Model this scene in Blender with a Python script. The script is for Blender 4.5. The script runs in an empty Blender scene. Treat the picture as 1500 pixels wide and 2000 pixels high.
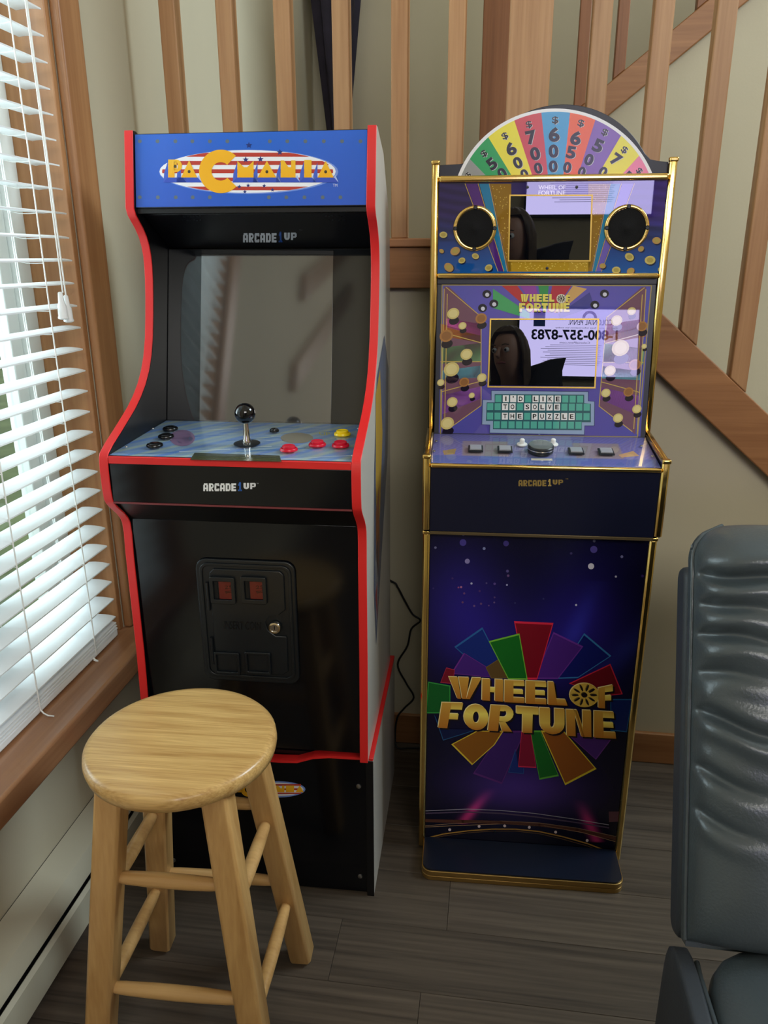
import bpy, bmesh, math, random
import numpy as np
from mathutils import Vector, Matrix
random.seed(7)
SC = bpy.context.scene
COL = SC.collection
rad = math.radians

# ------------------------------------------------------------------ camera
FPX, EYE = 1510.0, 1.36
CYAW, CPITCH, CROLL = rad(8.05), rad(18.36), rad(-0.18)
cy, sy, cp, sp = math.cos(CYAW), math.sin(CYAW), math.cos(CPITCH), math.sin(CPITCH)
FWD = Vector((-sy*cp, cy*cp, -sp))
_r0 = Vector((cy, sy, 0)); _u0 = _r0.cross(FWD)
RGT = math.cos(CROLL)*_r0 + math.sin(CROLL)*_u0
UPV = -math.sin(CROLL)*_r0 + math.cos(CROLL)*_u0
EYEP = Vector((0, 0, EYE))
cam = bpy.data.cameras.new('camera')
camo = bpy.data.objects.new('camera', cam); COL.objects.link(camo)
cam.sensor_fit = 'VERTICAL'; cam.sensor_height = 36.0; cam.lens = 36.0*FPX/2000.0
cam.clip_start = 0.01; cam.clip_end = 200
camo.matrix_world = Matrix(((RGT.x, UPV.x, -FWD.x, 0), (RGT.y, UPV.y, -FWD.y, 0), (RGT.z, UPV.z, -FWD.z, EYE), (0, 0, 0, 1)))
SC.camera = camo

# ------------------------------------------------------------------ world, lights, exposure
w = bpy.data.worlds.new('overcast_sky'); SC.world = w; w.use_nodes = True
bg = w.node_tree.nodes['Background']
bg.inputs[0].default_value = (0.80, 0.93, 1.0, 1); bg.inputs[1].default_value = 1.3
def area(name, loc, aim, sx, sy_, power, col):
    l = bpy.data.lights.new(name, 'AREA'); l.shape = 'RECTANGLE'; l.size = sx; l.size_y = sy_
    l.energy = power; l.color = col
    o = bpy.data.objects.new(name, l); COL.objects.link(o); o.location = loc
    o.rotation_euler = (Vector(aim)-Vector(loc)).to_track_quat('-Z', 'Y').to_euler()
    return o
area('window_daylight', (-1.55, 1.17, 1.75), (0.3, 1.0, 0.6), 1.0, 1.9, 54, (0.78, 0.92, 1.0))
area('rear_window_daylight', (1.55, -3.3, 3.35), (0.1, 1.8, 1.1), 2.4, 1.0, 88, (1.0, 0.96, 0.89))
area('clerestory_daylight', (3.2, 2.05, 3.6), (-.9, 2.0, 1.9), 1.6, 1.2, 128, (0.76, 0.91, 1.0))
SC.view_settings.view_transform = 'Standard'
SC.view_settings.look = 'None'
SC.view_settings.exposure = 0.0
SC.view_settings.gamma = 1.0
SC.view_settings.use_curve_mapping = False

# ------------------------------------------------------------------ colour + material helpers
def lin(c):
    return tuple(((v/255.0)/12.92 if v/255.0 <= 0.04045 else ((v/255.0+0.055)/1.055)**2.4) for v in c)
def newmat(name):
    m = bpy.data.materials.new(name); m.use_nodes = True
    nt = m.node_tree; return m, nt, nt.nodes['Principled BSDF']
def pbr(name, c, rough=0.5, metal=0.0, spec=0.5, coat=0.0, var=0.0, vscale=6.0, bump=0.0, bscale=200.0, ior=None):
    m, nt, b = newmat(name); L = nt.links.new
    c = lin(c)
    b.inputs['Base Color'].default_value = (*c, 1); b.inputs['Roughness'].default_value = rough
    b.inputs['Metallic'].default_value = metal; b.inputs['Specular IOR Level'].default_value = spec
    b.inputs['Coat Weight'].default_value = coat; b.inputs['Coat Roughness'].default_value = 0.03
    if ior: b.inputs['IOR'].default_value = ior
    tc = nt.nodes.new('ShaderNodeTexCoord')
    if var > 0:
        n = nt.nodes.new('ShaderNodeTexNoise'); n.inputs['Scale'].default_value = vscale; n.inputs['Detail'].default_value = 4
        L(tc.outputs['Object'], n.inputs['Vector'])
        r = nt.nodes.new('ShaderNodeValToRGB')
        r.color_ramp.elements[0].color = (*[v*(1-var) for v in c], 1); r.color_ramp.elements[1].color = (*[min(1, v*(1+var)) for v in c], 1)
        r.color_ramp.elements[0].position = 0.3; r.color_ramp.elements[1].position = 0.7
        L(n.outputs['Fac'], r.inputs['Fac']); L(r.outputs['Color'], b.inputs['Base Color'])
    if bump > 0:
        n2 = nt.nodes.new('ShaderNodeTexNoise'); n2.inputs['Scale'].default_value = bscale; n2.inputs['Detail'].default_value = 3
        L(tc.outputs['Object'], n2.inputs['Vector'])
        bp = nt.nodes.new('ShaderNodeBump'); bp.inputs['Strength'].default_value = bump; bp.inputs['Distance'].default_value = 0.002
        L(n2.outputs['Fac'], bp.inputs['Height']); L(bp.outputs['Normal'], b.inputs['Normal'])
    return m
def wood(name, ca, cb, axis, rough=0.45, grain=1.0, spec=0.4, bump=0.12, coat=0.0, knots=True, streak=0.5, obvar=0.25):
    """procedural wood, grain running along one object axis"""
    m, nt, b = newmat(name); L = nt.links.new; N = nt.nodes.new
    tc = N('ShaderNodeTexCoord'); oi = N('ShaderNodeObjectInfo')
    off = N('ShaderNodeVectorMath'); off.operation = 'MULTIPLY_ADD'
    rv = N('ShaderNodeCombineXYZ')
    for k in range(3): L(oi.outputs['Random'], rv.inputs[k])
    off.inputs[1].default_value = (17.0, 9.0, 23.0)
    L(rv.outputs[0], off.inputs[0]); L(tc.outputs['Object'], off.inputs[2])
    mp = N('ShaderNodeMapping'); s = [26.0*grain]*3; s[axis] = 1.6*grain; mp.inputs['Scale'].default_value = s
    L(off.outputs[0], mp.inputs['Vector'])
    n1 = N('ShaderNodeTexNoise'); n1.inputs['Scale'].default_value = 1.0; n1.inputs['Detail'].default_value = 5; n1.inputs['Distortion'].default_value = 0.6
    L(mp.outputs[0], n1.inputs['Vector'])
    mp2 = N('ShaderNodeMapping'); s2 = [150.0*grain]*3; s2[axis] = 4.0*grain; mp2.inputs['Scale'].default_value = s2
    L(off.outputs[0], mp2.inputs['Vector'])
    n2 = N('ShaderNodeTexNoise'); n2.inputs['Scale'].default_value = 1.0; n2.inputs['Detail'].default_value = 3
    L(mp2.outputs[0], n2.inputs['Vector'])
    mx = N('ShaderNodeMath'); mx.operation = 'MULTIPLY_ADD'; mx.inputs[1].default_value = streak*0.6
    L(n2.outputs['Fac'], mx.inputs[0])
    m1 = N('ShaderNodeMath'); m1.operation = 'MULTIPLY'; m1.inputs[1].default_value = 1.0-streak*0.6+0.0
    L(n1.outputs['Fac'], m1.inputs[0]); L(m1.outputs[0], mx.inputs[2])
    r = N('ShaderNodeValToRGB'); e = r.color_ramp.elements
    e[0].position = 0.34; e[0].color = (*lin(ca), 1); e[1].position = 0.66; e[1].color = (*lin(cb), 1)
    L(mx.outputs[0], r.inputs['Fac'])
    hs = N('ShaderNodeHueSaturation'); 
    vm = N('ShaderNodeMath'); vm.operation = 'MULTIPLY_ADD'; vm.inputs[1].default_value = obvar; vm.inputs[2].default_value = 1.0-obvar/2
    L(oi.outputs['Random'], vm.inputs[0]); L(vm.outputs[0], hs.inputs['Value']); L(r.outputs['Color'], hs.inputs['Color'])
    L(hs.outputs[0], b.inputs['Base Color'])
    bp = N('ShaderNodeBump'); bp.inputs['Strength'].default_value = bump; bp.inputs['Distance'].default_value = 0.002
    L(n2.outputs['Fac'], bp.inputs['Height']); L(bp.outputs['Normal'], b.inputs['Normal'])
    b.inputs['Roughness'].default_value = rough; b.inputs['Specular IOR Level'].default_value = spec
    b.inputs['Coat Weight'].default_value = coat; b.inputs['Coat Roughness'].default_value = 0.15
    return m
def printmat(name, rough=0.25, spec=0.5, coat=0.0, noise=0.0):
    m, nt, b = newmat(name)
    a = nt.nodes.new('ShaderNodeAttribute'); a.attribute_name = 'Ink'
    nt.links.new(a.outputs['Color'], b.inputs['Base Color'])
    b.inputs['Roughness'].default_value = rough; b.inputs['Specular IOR Level'].default_value = spec
    b.inputs['Coat Weight'].default_value = coat; b.inputs['Coat Roughness'].default_value = 0.02
    return m
def glassmat(name, tint=(1, 1, 1), ior=1.5):
    m = bpy.data.materials.new(name); m.use_nodes = True; nt = m.node_tree; nt.nodes.clear(); L = nt.links.new
    o = nt.nodes.new('ShaderNodeOutputMaterial'); mx = nt.nodes.new('ShaderNodeMixShader'); t = nt.nodes.new('ShaderNodeBsdfTransparent')
    g = nt.nodes.new('ShaderNodeBsdfGlossy'); g.inputs['Roughness'].default_value = 0.02; f = nt.nodes.new('ShaderNodeFresnel'); f.inputs['IOR'].default_value = ior
    t.inputs['Color'].default_value = (*tint, 1)
    ge = nt.nodes.new('ShaderNodeNewGeometry'); sb = nt.nodes.new('ShaderNodeMath'); sb.operation = 'SUBTRACT'; sb.inputs[0].default_value = 1.0; L(ge.outputs['Backfacing'], sb.inputs[1])
    ml = nt.nodes.new('ShaderNodeMath'); ml.operation = 'MULTIPLY'; L(f.outputs[0], ml.inputs[0]); L(sb.outputs[0], ml.inputs[1])
    L(ml.outputs[0], mx.inputs[0]); L(t.outputs[0], mx.inputs[1]); L(g.outputs[0], mx.inputs[2]); L(mx.outputs[0], o.inputs[0])
    return m
def emit(name, c, s):
    m = bpy.data.materials.new(name); m.use_nodes = True; nt = m.node_tree; b = nt.nodes['Principled BSDF']
    b.inputs['Base Color'].default_value = (0, 0, 0, 1); b.inputs['Emission Color'].default_value = (*lin(c), 1); b.inputs['Emission Strength'].default_value = s
    return m

M = {}
M['wall'] = pbr('tan_wall_paint', (196, 187, 162), 0.85, spec=0.2, var=0.03, vscale=2.0, bump=0.08, bscale=160)
M['ceiling'] = pbr('ceiling_paint', (215, 208, 195), 0.9, spec=0.2)
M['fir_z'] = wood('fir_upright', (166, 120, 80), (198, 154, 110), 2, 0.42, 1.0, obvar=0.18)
M['fir_x'] = wood('fir_level', (142, 95, 58), (172, 121, 78), 0, 0.42, 1.0, obvar=0.15)
M['fir_y'] = wood('fir_sill', (136, 92, 62), (166, 120, 84), 1, 0.3, 0.9, coat=0.7, obvar=0.15)
M['fir_jamb'] = wood('fir_jamb', (142, 94, 58), (172, 124, 82), 2, 0.4, 0.8, obvar=0.1)
M['oak_x'] = wood('oak_seat', (178, 134, 76), (224, 184, 118), 0, 0.32, 2.4, coat=0.25, streak=0.75, obvar=0.0)
M['oak_z'] = wood('oak_leg', (180, 136, 80), (208, 166, 106), 2, 0.36, 1.3, coat=0.2, obvar=0.12)
M['oak_rx'] = wood('oak_rung', (186, 142, 86), (214, 172, 112), 0, 0.36, 1.3, coat=0.2, obvar=0.12)
M['plank'] = wood('floor_plank', (60, 52, 45), (96, 84, 72), 0, 0.42, 0.75, spec=0.35, bump=0.2, streak=0.85, obvar=0.14)
M['dark_gap'] = pbr('dark_gap', (14, 13, 12), 0.9)
M['slat'] = pbr('white_slat', (236, 238, 238), 0.4, spec=0.4)
M['cord'] = pbr('white_cord', (235, 235, 230), 0.7)
M['vinyl'] = pbr('white_vinyl', (225, 226, 220), 0.4)
M['heater'] = pbr('heater_enamel', (190, 184, 162), 0.5, var=0.03)
M['red'] = pbr('red_t_molding', (226, 40, 40), 0.38, spec=0.5)
M['black_gloss'] = pbr('black_laminate', (5, 7, 13), 0.14, spec=0.45)
M['black_satin'] = pbr('black_satin', (7, 8, 13), 0.38)
M['black_plastic'] = pbr('black_plastic', (17, 22, 27), 0.36, bump=0.05, bscale=500)
M['cab_white'] = pbr('white_side_laminate', (206, 201, 192), 0.22, spec=0.5)
M['navy'] = pbr('navy_laminate', (14, 18, 42), 0.3)
M['navy_edge'] = pbr('navy_edge', (24, 27, 44), 0.4)
M['gold'] = pbr('gold_chrome', (242, 206, 122), 0.16, metal=1.0)
M['chrome'] = pbr('chrome', (215, 212, 205), 0.12, metal=1.0)
M['steel'] = pbr('steel_screw', (170, 170, 168), 0.3, metal=1.0)
M['lcd'] = pbr('tinted_screen', (62, 60, 58), 0.06, spec=0.5, ior=2.3)
M['bezel'] = pbr('charcoal_bezel', (22, 24, 27), 0.06, spec=0.6)
M['lcd_dark'] = pbr('dark_screen_glass', (9, 11, 17), 0.0, spec=0.9, ior=1.6)
M['print'] = printmat('printed_vinyl', 0.3)
M['print_gloss'] = printmat('printed_panel_under_acrylic', 0.015, 0.9)
M['print_front'] = printmat('printed_front_panel', 0.22, 0.5)
M['acrylic'] = glassmat('clear_acrylic', (0.97, 0.98, 1.0), 1.45)
M['glass'] = glassmat('window_glass', (0.95, 0.98, 0.97), 1.45)
M['ball'] = pbr('black_ball', (8, 8, 10), 0.06, spec=0.6)
M['btn_black'] = pbr('black_button', (14, 15, 18), 0.25)
M['btn_red'] = pbr('red_button', (205, 22, 50), 0.25)
M['btn_yellow'] = pbr('yellow_button', (240, 205, 20), 0.25)
M['coin_red'] = pbr('dark_red_coin_window', (96, 20, 22), 0.2)
M['leather'] = pbr('charcoal_leather', (66, 74, 78), 0.32, spec=0.65, var=0.08, vscale=9, bump=0.22, bscale=260)
M['leather_side'] = pbr('charcoal_leather_side', (52, 56, 62), 0.5, spec=0.4, bump=0.18, bscale=260)
M['thread'] = pbr('grey_thread', (86, 92, 96), 0.7)
M['cloth_dark'] = pbr('dark_plum_cloth', (34, 29, 46), 0.8, var=0.3, vscale=14)
M['rubber'] = pbr('black_cable', (9, 9, 10), 0.5)
M['mesh_black'] = pbr('speaker_mesh', (5, 6, 9), 0.7, spec=.25, bump=0.4, bscale=900)
M['white_plastic'] = pbr('white_plastic', (228, 228, 226), 0.35)
M['knob_top'] = pbr('smoked_knob', (120, 128, 130), 0.12, metal=0.3)

# ------------------------------------------------------------------ mesh builder
class MB:
    def __init__(s): s.v = []; s.f = []; s.c = []
    def add(s, v, f):
        b = len(s.v); s.v += [tuple(p) for p in v]; s.f += [tuple(i+b for i in q) for q in f]; return s
    def box(s, x0, x1, y0, y1, z0, z1):
        v = [(x, y, z) for x in (x0, x1) for y in (y0, y1) for z in (z0, z1)]
        return s.add(v, [(0, 1, 3, 2), (4, 6, 7, 5), (0, 4, 5, 1), (2, 3, 7, 6), (0, 2, 6, 4), (1, 5, 7, 3)])
    def prism(s, pts, axis, a, b):
        """polygon extruded along axis; pts are the other two coordinates in order"""
        n = len(pts)
        def P(p, t):
            q = [0, 0, 0]; o = [k for k in range(3) if k != axis]; q[o[0]] = p[0]; q[o[1]] = p[1]; q[axis] = t; return q
        v = [P(p, a) for p in pts]+[P(p, b) for p in pts]
        f = [tuple(range(n-1, -1, -1)), tuple(range(n, 2*n))]+[(i, (i+1) % n, n+(i+1) % n, n+i) for i in range(n)]
        return s.add(v, f)
    def tube(s, pts, r, n=8, closed=False, caps=True):
        pts = [Vector(p) for p in pts]; k = len(pts); rs = r if isinstance(r, (list, tuple)) else [r]*k
        v = []; ref = None
        for i, p in enumerate(pts):
            if closed: t = pts[(i+1) % k]-pts[i-1]
            else: t = pts[min(i+1, k-1)]-pts[max(i-1, 0)]
            t.normalize()
            if ref is None:
                ref = t.orthogonal().normalized()
            ref = (ref-t*ref.dot(t)).normalized(); bi = t.cross(ref)
            for j in range(n):
                a = 2*math.pi*j/n; v.append(p+rs[i]*(math.cos(a)*ref+math.sin(a)*bi))
        f = []
        for i in range(k if closed else k-1):
            for j in range(n):
                f.append((i*n+j, i*n+(j+1) % n, ((i+1) % k)*n+(j+1) % n, ((i+1) % k)*n+j))
        if caps and not closed: f += [tuple(range(n-1, -1, -1)), tuple(range((k-1)*n, k*n))]
        return s.add(v, f)
    def lathe(s, prof, n=24, o=(0, 0, 0), ax=(0, 0, 1)):
        """profile of (radius, height) about an axis through o"""
        q = Vector((0, 0, 1)).rotation_difference(Vector(ax)); o = Vector(o); v = []; k = len(prof)
        for r, h in prof:
            for j in range(n):
                a = 2*math.pi*j/n; v.append(o+q @ Vector((r*math.cos(a), r*math.sin(a), h)))
        f = [(i*n+j, i*n+(j+1) % n, (i+1)*n+(j+1) % n, (i+1)*n+j) for i in range(k-1) for j in range(n)]
        f += [tuple(range(n-1, -1, -1)), tuple(range((k-1)*n, k*n))]
        return s.add(v, f)
    def build(s, name, mat, parent=None, smooth=None, bevel=0.0, seg=2, sub=0):
        me = bpy.data.meshes.new(name); me.from_pydata(s.v, [], s.f)
        bm = bmesh.new(); bm.from_mesh(me); bmesh.ops.recalc_face_normals(bm, faces=bm.faces); bm.to_mesh(me); bm.free()
        me.materials.append(mat)
        if smooth is not None:
            me.shade_smooth()
            if smooth < 180: me.set_sharp_from_angle(angle=rad(smooth))
        o = bpy.data.objects.new(name, me); COL.objects.link(o)
        if parent is not None: o.parent = parent
        if bevel > 0:
            b = o.modifiers.new('bevel', 'BEVEL'); b.width = bevel; b.segments = seg; b.limit_method = 'ANGLE'; b.angle_limit = rad(40)
            me.shade_smooth(); me.set_sharp_from_angle(angle=rad(50))
        if sub:
            m = o.modifiers.new('sub', 'SUBSURF'); m.levels = sub; m.render_levels = sub
        return o
def thing(name, label, cat, loc=(0, 0, 0), rz=0.0, group=None):
    o = bpy.data.objects.new(name, None); COL.objects.link(o); o.empty_display_size = 0.1
    o.location = loc; o.rotation_euler = (0, 0, rz); tag(o, label, cat, group); return o
def tag(o, label, cat, group=None):
    o['label'] = label; o['category'] = cat
    if group: o['group'] = group
    return o
def struct(o): o['kind'] = 'structure'; return o
def dup(o, parent=None, loc=None):
    c = o.copy(); COL.objects.link(c)
    if parent is not None: c.parent = parent
    if loc is not None: c.location = loc
    return c

# ------------------------------------------------------------------ flat print builder
_txt_cache = {}
def glyphs(text, bold=0.0):
    key = (text, bold)
    if key in _txt_cache: return _txt_cache[key]
    cu = bpy.data.curves.new('t', 'FONT'); cu.body = text; cu.size = 1.0; cu.offset = bold; cu.resolution_u = 4
    o = bpy.data.objects.new('t', cu); COL.objects.link(o)
    me = bpy.data.meshes.new_from_object(o.evaluated_get(bpy.context.evaluated_depsgraph_get()))
    bpy.context.view_layer.update()
    me = bpy.data.meshes.new_from_object(o.evaluated_get(bpy.context.evaluated_depsgraph_get()))
    v = [(p.co.x, p.co.y) for p in me.vertices]; f = [tuple(p.vertices) for p in me.polygons]
    bpy.data.objects.remove(o); bpy.data.curves.remove(cu); bpy.data.meshes.remove(me)
    a = np.array(v); a -= a.min(0); a /= np.maximum(a.max(0), 1e-6)
    _txt_cache[key] = (a, f); return a, f
class Art:
    """flat print lying on a panel: p0 on the panel, u = local x, v = up the panel (0,a,b)"""
    def __init__(s, root, p0, v, crop=None, gap=0.00012):
        s.root = root; s.p0 = Vector(p0); s.u = Vector((1, 0, 0)); s.vv = Vector(v).normalized(); s.n = s.u.cross(s.vv)
        s.V = []; s.F = []; s.C = []; s.layer = 1; s.gap = gap; s.crop = crop
        s.mi = (Matrix.Translation(root.location) @ Matrix.Rotation(root.rotation_euler.z, 4, 'Z')).inverted()
    def px(s, x, y):
        """panel coordinates of a point of the photograph"""
        if s.crop: ox, oy, k = s.crop; x, y = ox+x/k, oy+y/k
        d = FWD*FPX+RGT*(x-750)-UPV*(y-1000)
        c = s.mi @ EYEP; d = s.mi.to_3x3() @ d
        t = s.n.dot(s.p0-c)/s.n.dot(d); h = c+t*d-s.p0
        return (h.dot(s.u), h.dot(s.vv))
    def raw(s, uv, faces, col, lay=None):
        lay = s.layer if lay is None else lay; b = len(s.V)
        for q in uv: s.V.append(s.p0+s.u*q[0]+s.vv*q[1]+s.n*(s.gap*lay+0.0003))
        for f in faces:
            s.F.append(tuple(i+b for i in f))
            for i in f: s.C.append(lin(col(*uv[i])) if callable(col) else lin(col))
    def poly(s, pts, col, uv=False, lay=None):
        q = pts if uv else [s.px(*p) for p in pts]
        s.raw(q, [tuple(range(len(q)))], col, lay)
    def ell(s, c, rx, ry, col, rot=0, n=20, uv=False, lay=None):
        a = [(c[0]+rx*math.cos(t)*math.cos(rot)-ry*math.sin(t)*math.sin(rot), c[1]+rx*math.cos(t)*math.sin(rot)+ry*math.sin(t)*math.cos(rot)) for t in [2*math.pi*i/n for i in range(n)]]
        s.poly(a, col, uv, lay)
    def line(s, pts, w, col, uv=False, lay=None, closed=False):
        q = [Vector(p if uv else s.px(*p)) for p in pts]
        if closed: q.append(q[0])
        for a, b in zip(q[:-1], q[1:]):
            d = (b-a)
            if d.length < 1e-7: continue
            d.normalize(); n = Vector((-d.y, d.x))*w/2; a = a-d*w*0.3; b = b+d*w*0.3
            s.raw([tuple(a+n), tuple(b+n), tuple(b-n), tuple(a-n)], [(0, 1, 2, 3)], col, lay)
    def field(s, u0, u1, v0, v1, nu, nv, fn, lay=0):
        uv = [(u0+(u1-u0)*i/nu, v0+(v1-v0)*j/nv) for j in range(nv+1) for i in range(nu+1)]
        b = len(s.V)
        for q in uv: s.V.append(s.p0+s.u*q[0]+s.vv*q[1]+s.n*(s.gap*lay+0.0003))
        cc = [lin(fn(i/nu, j/nv)) for j in range(nv+1) for i in range(nu+1)]
        for j in range(nv):
            for i in range(nu):
                f = (j*(nu+1)+i, j*(nu+1)+i+1, (j+1)*(nu+1)+i+1, (j+1)*(nu+1)+i)
                s.F.append(tuple(k+b for k in f)); s.C += [cc[k] for k in f]
    def text(s, t, quad, col, bold=0.0, lay=None, uv=False):
        """text stretched into a quad: top-left, top-right, bottom-right, bottom-left"""
        a, f = glyphs(t, bold); q = [Vector(p if uv else s.px(*p)) for p in quad]
        uvp = [tuple((q[3]*(1-x)+q[2]*x)*(1-y)+(q[0]*(1-x)+q[1]*x)*y) for x, y in a]
        if callable(col):
            cols = [col(x, y) for x, y in a]; lay = s.layer if lay is None else lay; b = len(s.V)
            for p in uvp: s.V.append(s.p0+s.u*p[0]+s.vv*p[1]+s.n*(s.gap*lay+0.0003))
            for g in f: s.F.append(tuple(i+b for i in g)); s.C += [lin(cols[i]) for i in g]
        else: s.raw(uvp, f, col, lay)
    def block(s, polys, quad, col, lay=None):
        """letter made of convex pieces in a unit square (y up) mapped to a quad"""
        q = [Vector(s.px(*p)) for p in quad]
        for P in polys:
            uvp = [tuple((q[3]*(1-x)+q[2]*x)*(1-y)+(q[0]*(1-x)+q[1]*x)*y) for x, y in P]
            if callable(col):
                l2 = s.layer if lay is None else lay; b = len(s.V)
                for p in uvp: s.V.append(s.p0+s.u*p[0]+s.vv*p[1]+s.n*(s.gap*l2+0.0003))
                s.F.append(tuple(range(b, b+len(uvp)))); s.C += [lin(col(x, y)) for x, y in P]
            else: s.raw(uvp, [tuple(range(len(uvp)))], col, lay)
    def build(s, name, mat, parent=None, uniform=True):
        F2 = []; C2 = []; k = 0
        for f in s.F:
            c = s.C[k:k+len(f)]; k += len(f)
            nn = Vector((0, 0, 0)); P = [s.V[i] for i in f]
            for i in range(1, len(P)-1): nn += (P[i]-P[0]).cross(P[i+1]-P[0])
            if nn.dot(s.n) < 0: f = f[::-1]; c = c[::-1]
            F2.append(f); C2 += c
        me = bpy.data.meshes.new(name); me.from_pydata([tuple(p) for p in s.V], [], F2)
        at = me.color_attributes.new('Ink', 'FLOAT_COLOR', 'CORNER')
        at.data.foreach_set('color', np.array([(*c, 1.0) for c in C2], dtype=np.float32).ravel())
        me.materials.append(mat)
        o = bpy.data.objects.new(name, me); COL.objects.link(o); o.parent = parent or s.root
        return o
def arcband(cx, cy_, ro, ri, a0, a1, n=10, ax=1.0):
    out = []
    for i in range(n):
        t0 = rad(a0+(a1-a0)*i/n); t1 = rad(a0+(a1-a0)*(i+1)/n)
        out.append([(cx+ax*ro[0]*math.cos(t0), cy_+ro[1]*math.sin(t0)), (cx+ax*ro[0]*math.cos(t1), cy_+ro[1]*math.sin(t1)), (cx+ax*ri[0]*math.cos(t1), cy_+ri[1]*math.sin(t1)), (cx+ax*ri[0]*math.cos(t0), cy_+ri[1]*math.sin(t0))])
    return out
def R4(x0, y0, x1, y1): return [(x0, y0), (x1, y0), (x1, y1), (x0, y1)]
GL = {  # fat display capitals
 'W': [[(0, 1), (.27, 1), (.30, 0), (.13, 0)], [(.30, 1), (.62, 1), (.55, 0), (.36, 0)], [(.55, 0), (.72, 0), (1, 1), (.72, 1)]],
 'H': [R4(0, 0, .38, 1), R4(.62, 0, 1, 1), R4(.38, .40, .62, .62)],
 'E': [R4(0, 0, .45, 1), R4(.45, .76, 1, 1), R4(.45, .40, .93, .60), R4(.45, 0, 1, .24)],
 'L': [R4(0, 0, .48, 1), R4(.48, 0, 1, .27)],
 'F': [R4(0, 0, .45, 1), R4(.45, .74, 1, 1), R4(.45, .36, .88, .58)],
 'O': arcband(.5, .5, (.5, .5), (.13, .22), 0, 360, 20),
 'R': [R4(0, 0, .42, 1), R4(.42, .78, .60, 1), R4(.42, .36, .60, .56)]+arcband(.60, .68, (.40, .32), (.12, .12), -90, 90, 8)+[[(.42, .40), (.66, .40), (1, 0), (.60, 0)]],
 'T': [R4(0, .72, 1, 1), R4(.28, 0, .74, .72)],
 'A': [R4(0, 0, .36, .82), R4(.64, 0, 1, .82), R4(.12, .76, .88, 1), R4(.36, .26, .64, .46)],
 'C': [R4(0, .12, .38, .88), R4(.1, .74, .95, 1), R4(.1, 0, .95, .26), R4(.62, .66, 1, .90), R4(.62, .10, 1, .34)],
 'D': [R4(0, 0, .38, 1), R4(.38, .76, .80, 1), R4(.38, 0, .80, .24), R4(.64, .12, 1, .88)],
 'P': [R4(0, 0, .36, 1), R4(.36, .78, .86, 1), R4(.36, .32, .86, .52), R4(.66, .42, 1, .90)],
 '1': [R4(.34, 0, .74, 1), [(0, .62), (.34, 1), (.34, .62)], R4(.05, 0, 1, .18)],
 'U': [R4(0, .42, .42, 1), R4(.60, .42, 1, 1)]+arcband(.5, .42, (.5, .42), (.09, .16), 180, 360, 10),
 'N': [R4(0, 0, .36, 1), R4(.66, 0, 1, 1), [(.30, 1), (.42, 1), (.72, 0), (.60, 0)], [(.36, .95), (.44, 1), (.66, .35), (.66, .05)]],
}

# ================================================================== SETTING
WX, BY, FY = -0.87, 1.945, 3.9          # window wall, wall under the stairs, far stairwell wall
CZ = 4.6
# floor: dark sub-floor with laminate planks laid along X
fl = struct(MB().box(-0.95, 3.5, -3.6, 4.0, -0.06, -0.012).build('floor', M['dark_gap']))
PW, PL_ = 0.152, 1.22
row = 0; y = 1.283-PW*33
while y < BY+0.02:
    x = WX-random.uniform(0.05, 1.1) if abs(y-1.283) > 0.01 else -0.05-PL_
    while x < 3.4:
        x0, x1 = max(x, WX+0.002), min(x+PL_, 3.42); y0, y1 = max(y, -3.55), min(y+PW, BY-0.004)
        if x1-x0 > 0.03 and y1-y0 > 0.02:
            c = 0.0007; v = []
            for (ix, iy, z) in ((0, 0, -0.012), (0, 0, -0.0012), (c, c, 0)):
                v += [(x0+ix+.0002, y0+iy+.0002, z), (x1-ix-.0002, y0+iy+.0002, z), (x1-ix-.0002, y1-iy-.0002, z), (x0+ix+.0002, y1-iy-.0002, z)]
            f = [(8, 9, 10, 11)]+[(k*4+j, k*4+(j+1) % 4, (k+1)*4+(j+1) % 4, (k+1)*4+j) for k in range(2) for j in range(4)]
            MB().add(v, f).build('plank', M['plank'], fl)
        x += PL_
    y += PW; row += 1
# walls
WY0, WY1, WZ0, WZ1 = 0.74, 1.60, 0.50, 2.35      # window opening
wl = MB()
wl.box(WX-0.16, WX, -3.6, WY0, 0, CZ); wl.box(WX-0.16, WX, WY1, FY, 0, CZ)
wl.box(WX-0.16, WX, WY0, WY1, 0, WZ0-0.055); wl.box(WX-0.16, WX, WY0, WY1, WZ1, CZ)
struct(wl.build('wall_left', M['wall']))
struct(MB().box(WX-0.16, 3.5, FY, FY+0.1, 0, CZ).build('wall_far', M['wall']))
struct(MB().box(3.45, 3.55, -3.6, FY, 0, 2.9).box(3.45, 3.55, -3.6, 1.1, 2.9, CZ).box(3.45, 3.55, 2.86, FY, 2.9, CZ).box(3.45, 3.55, 1.1, 2.86, 4.3, CZ).build('wall_right', M['wall']))
rear = MB()
rear.box(WX-0.16, 3.5, -3.7, -3.6, 0, 2.75); rear.box(WX-0.16, 3.5, -3.7, -3.6, 4.0, CZ)
rear.box(WX-0.16, 0.3, -3.7, -3.6, 2.75, 4.0); rear.box(2.8, 3.5, -3.7, -3.6, 2.75, 4.0)
struct(rear.build('wall_rear', M['wall']))
struct(MB().box(WX-0.16, 3.55, -3.7, FY+0.1, CZ, CZ+0.08).build('ceiling', M['ceiling']))
# wall under the stairs: follows the underside of the rising stringer
def st_top(x): return 1.227-0.865*(x-0.385)
def st_bot(x): return 1.090-0.865*(x-0.389)
bk = MB(); xe = 0.389+1.090/0.865
bk.prism([(WX, 0), (xe, 0), (0.12, st_bot(0.12)+0.02), (0.12, 1.30), (WX, 1.30)], 1, BY, BY+0.09)
struct(bk.build('wall_back', M['wall']))
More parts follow.
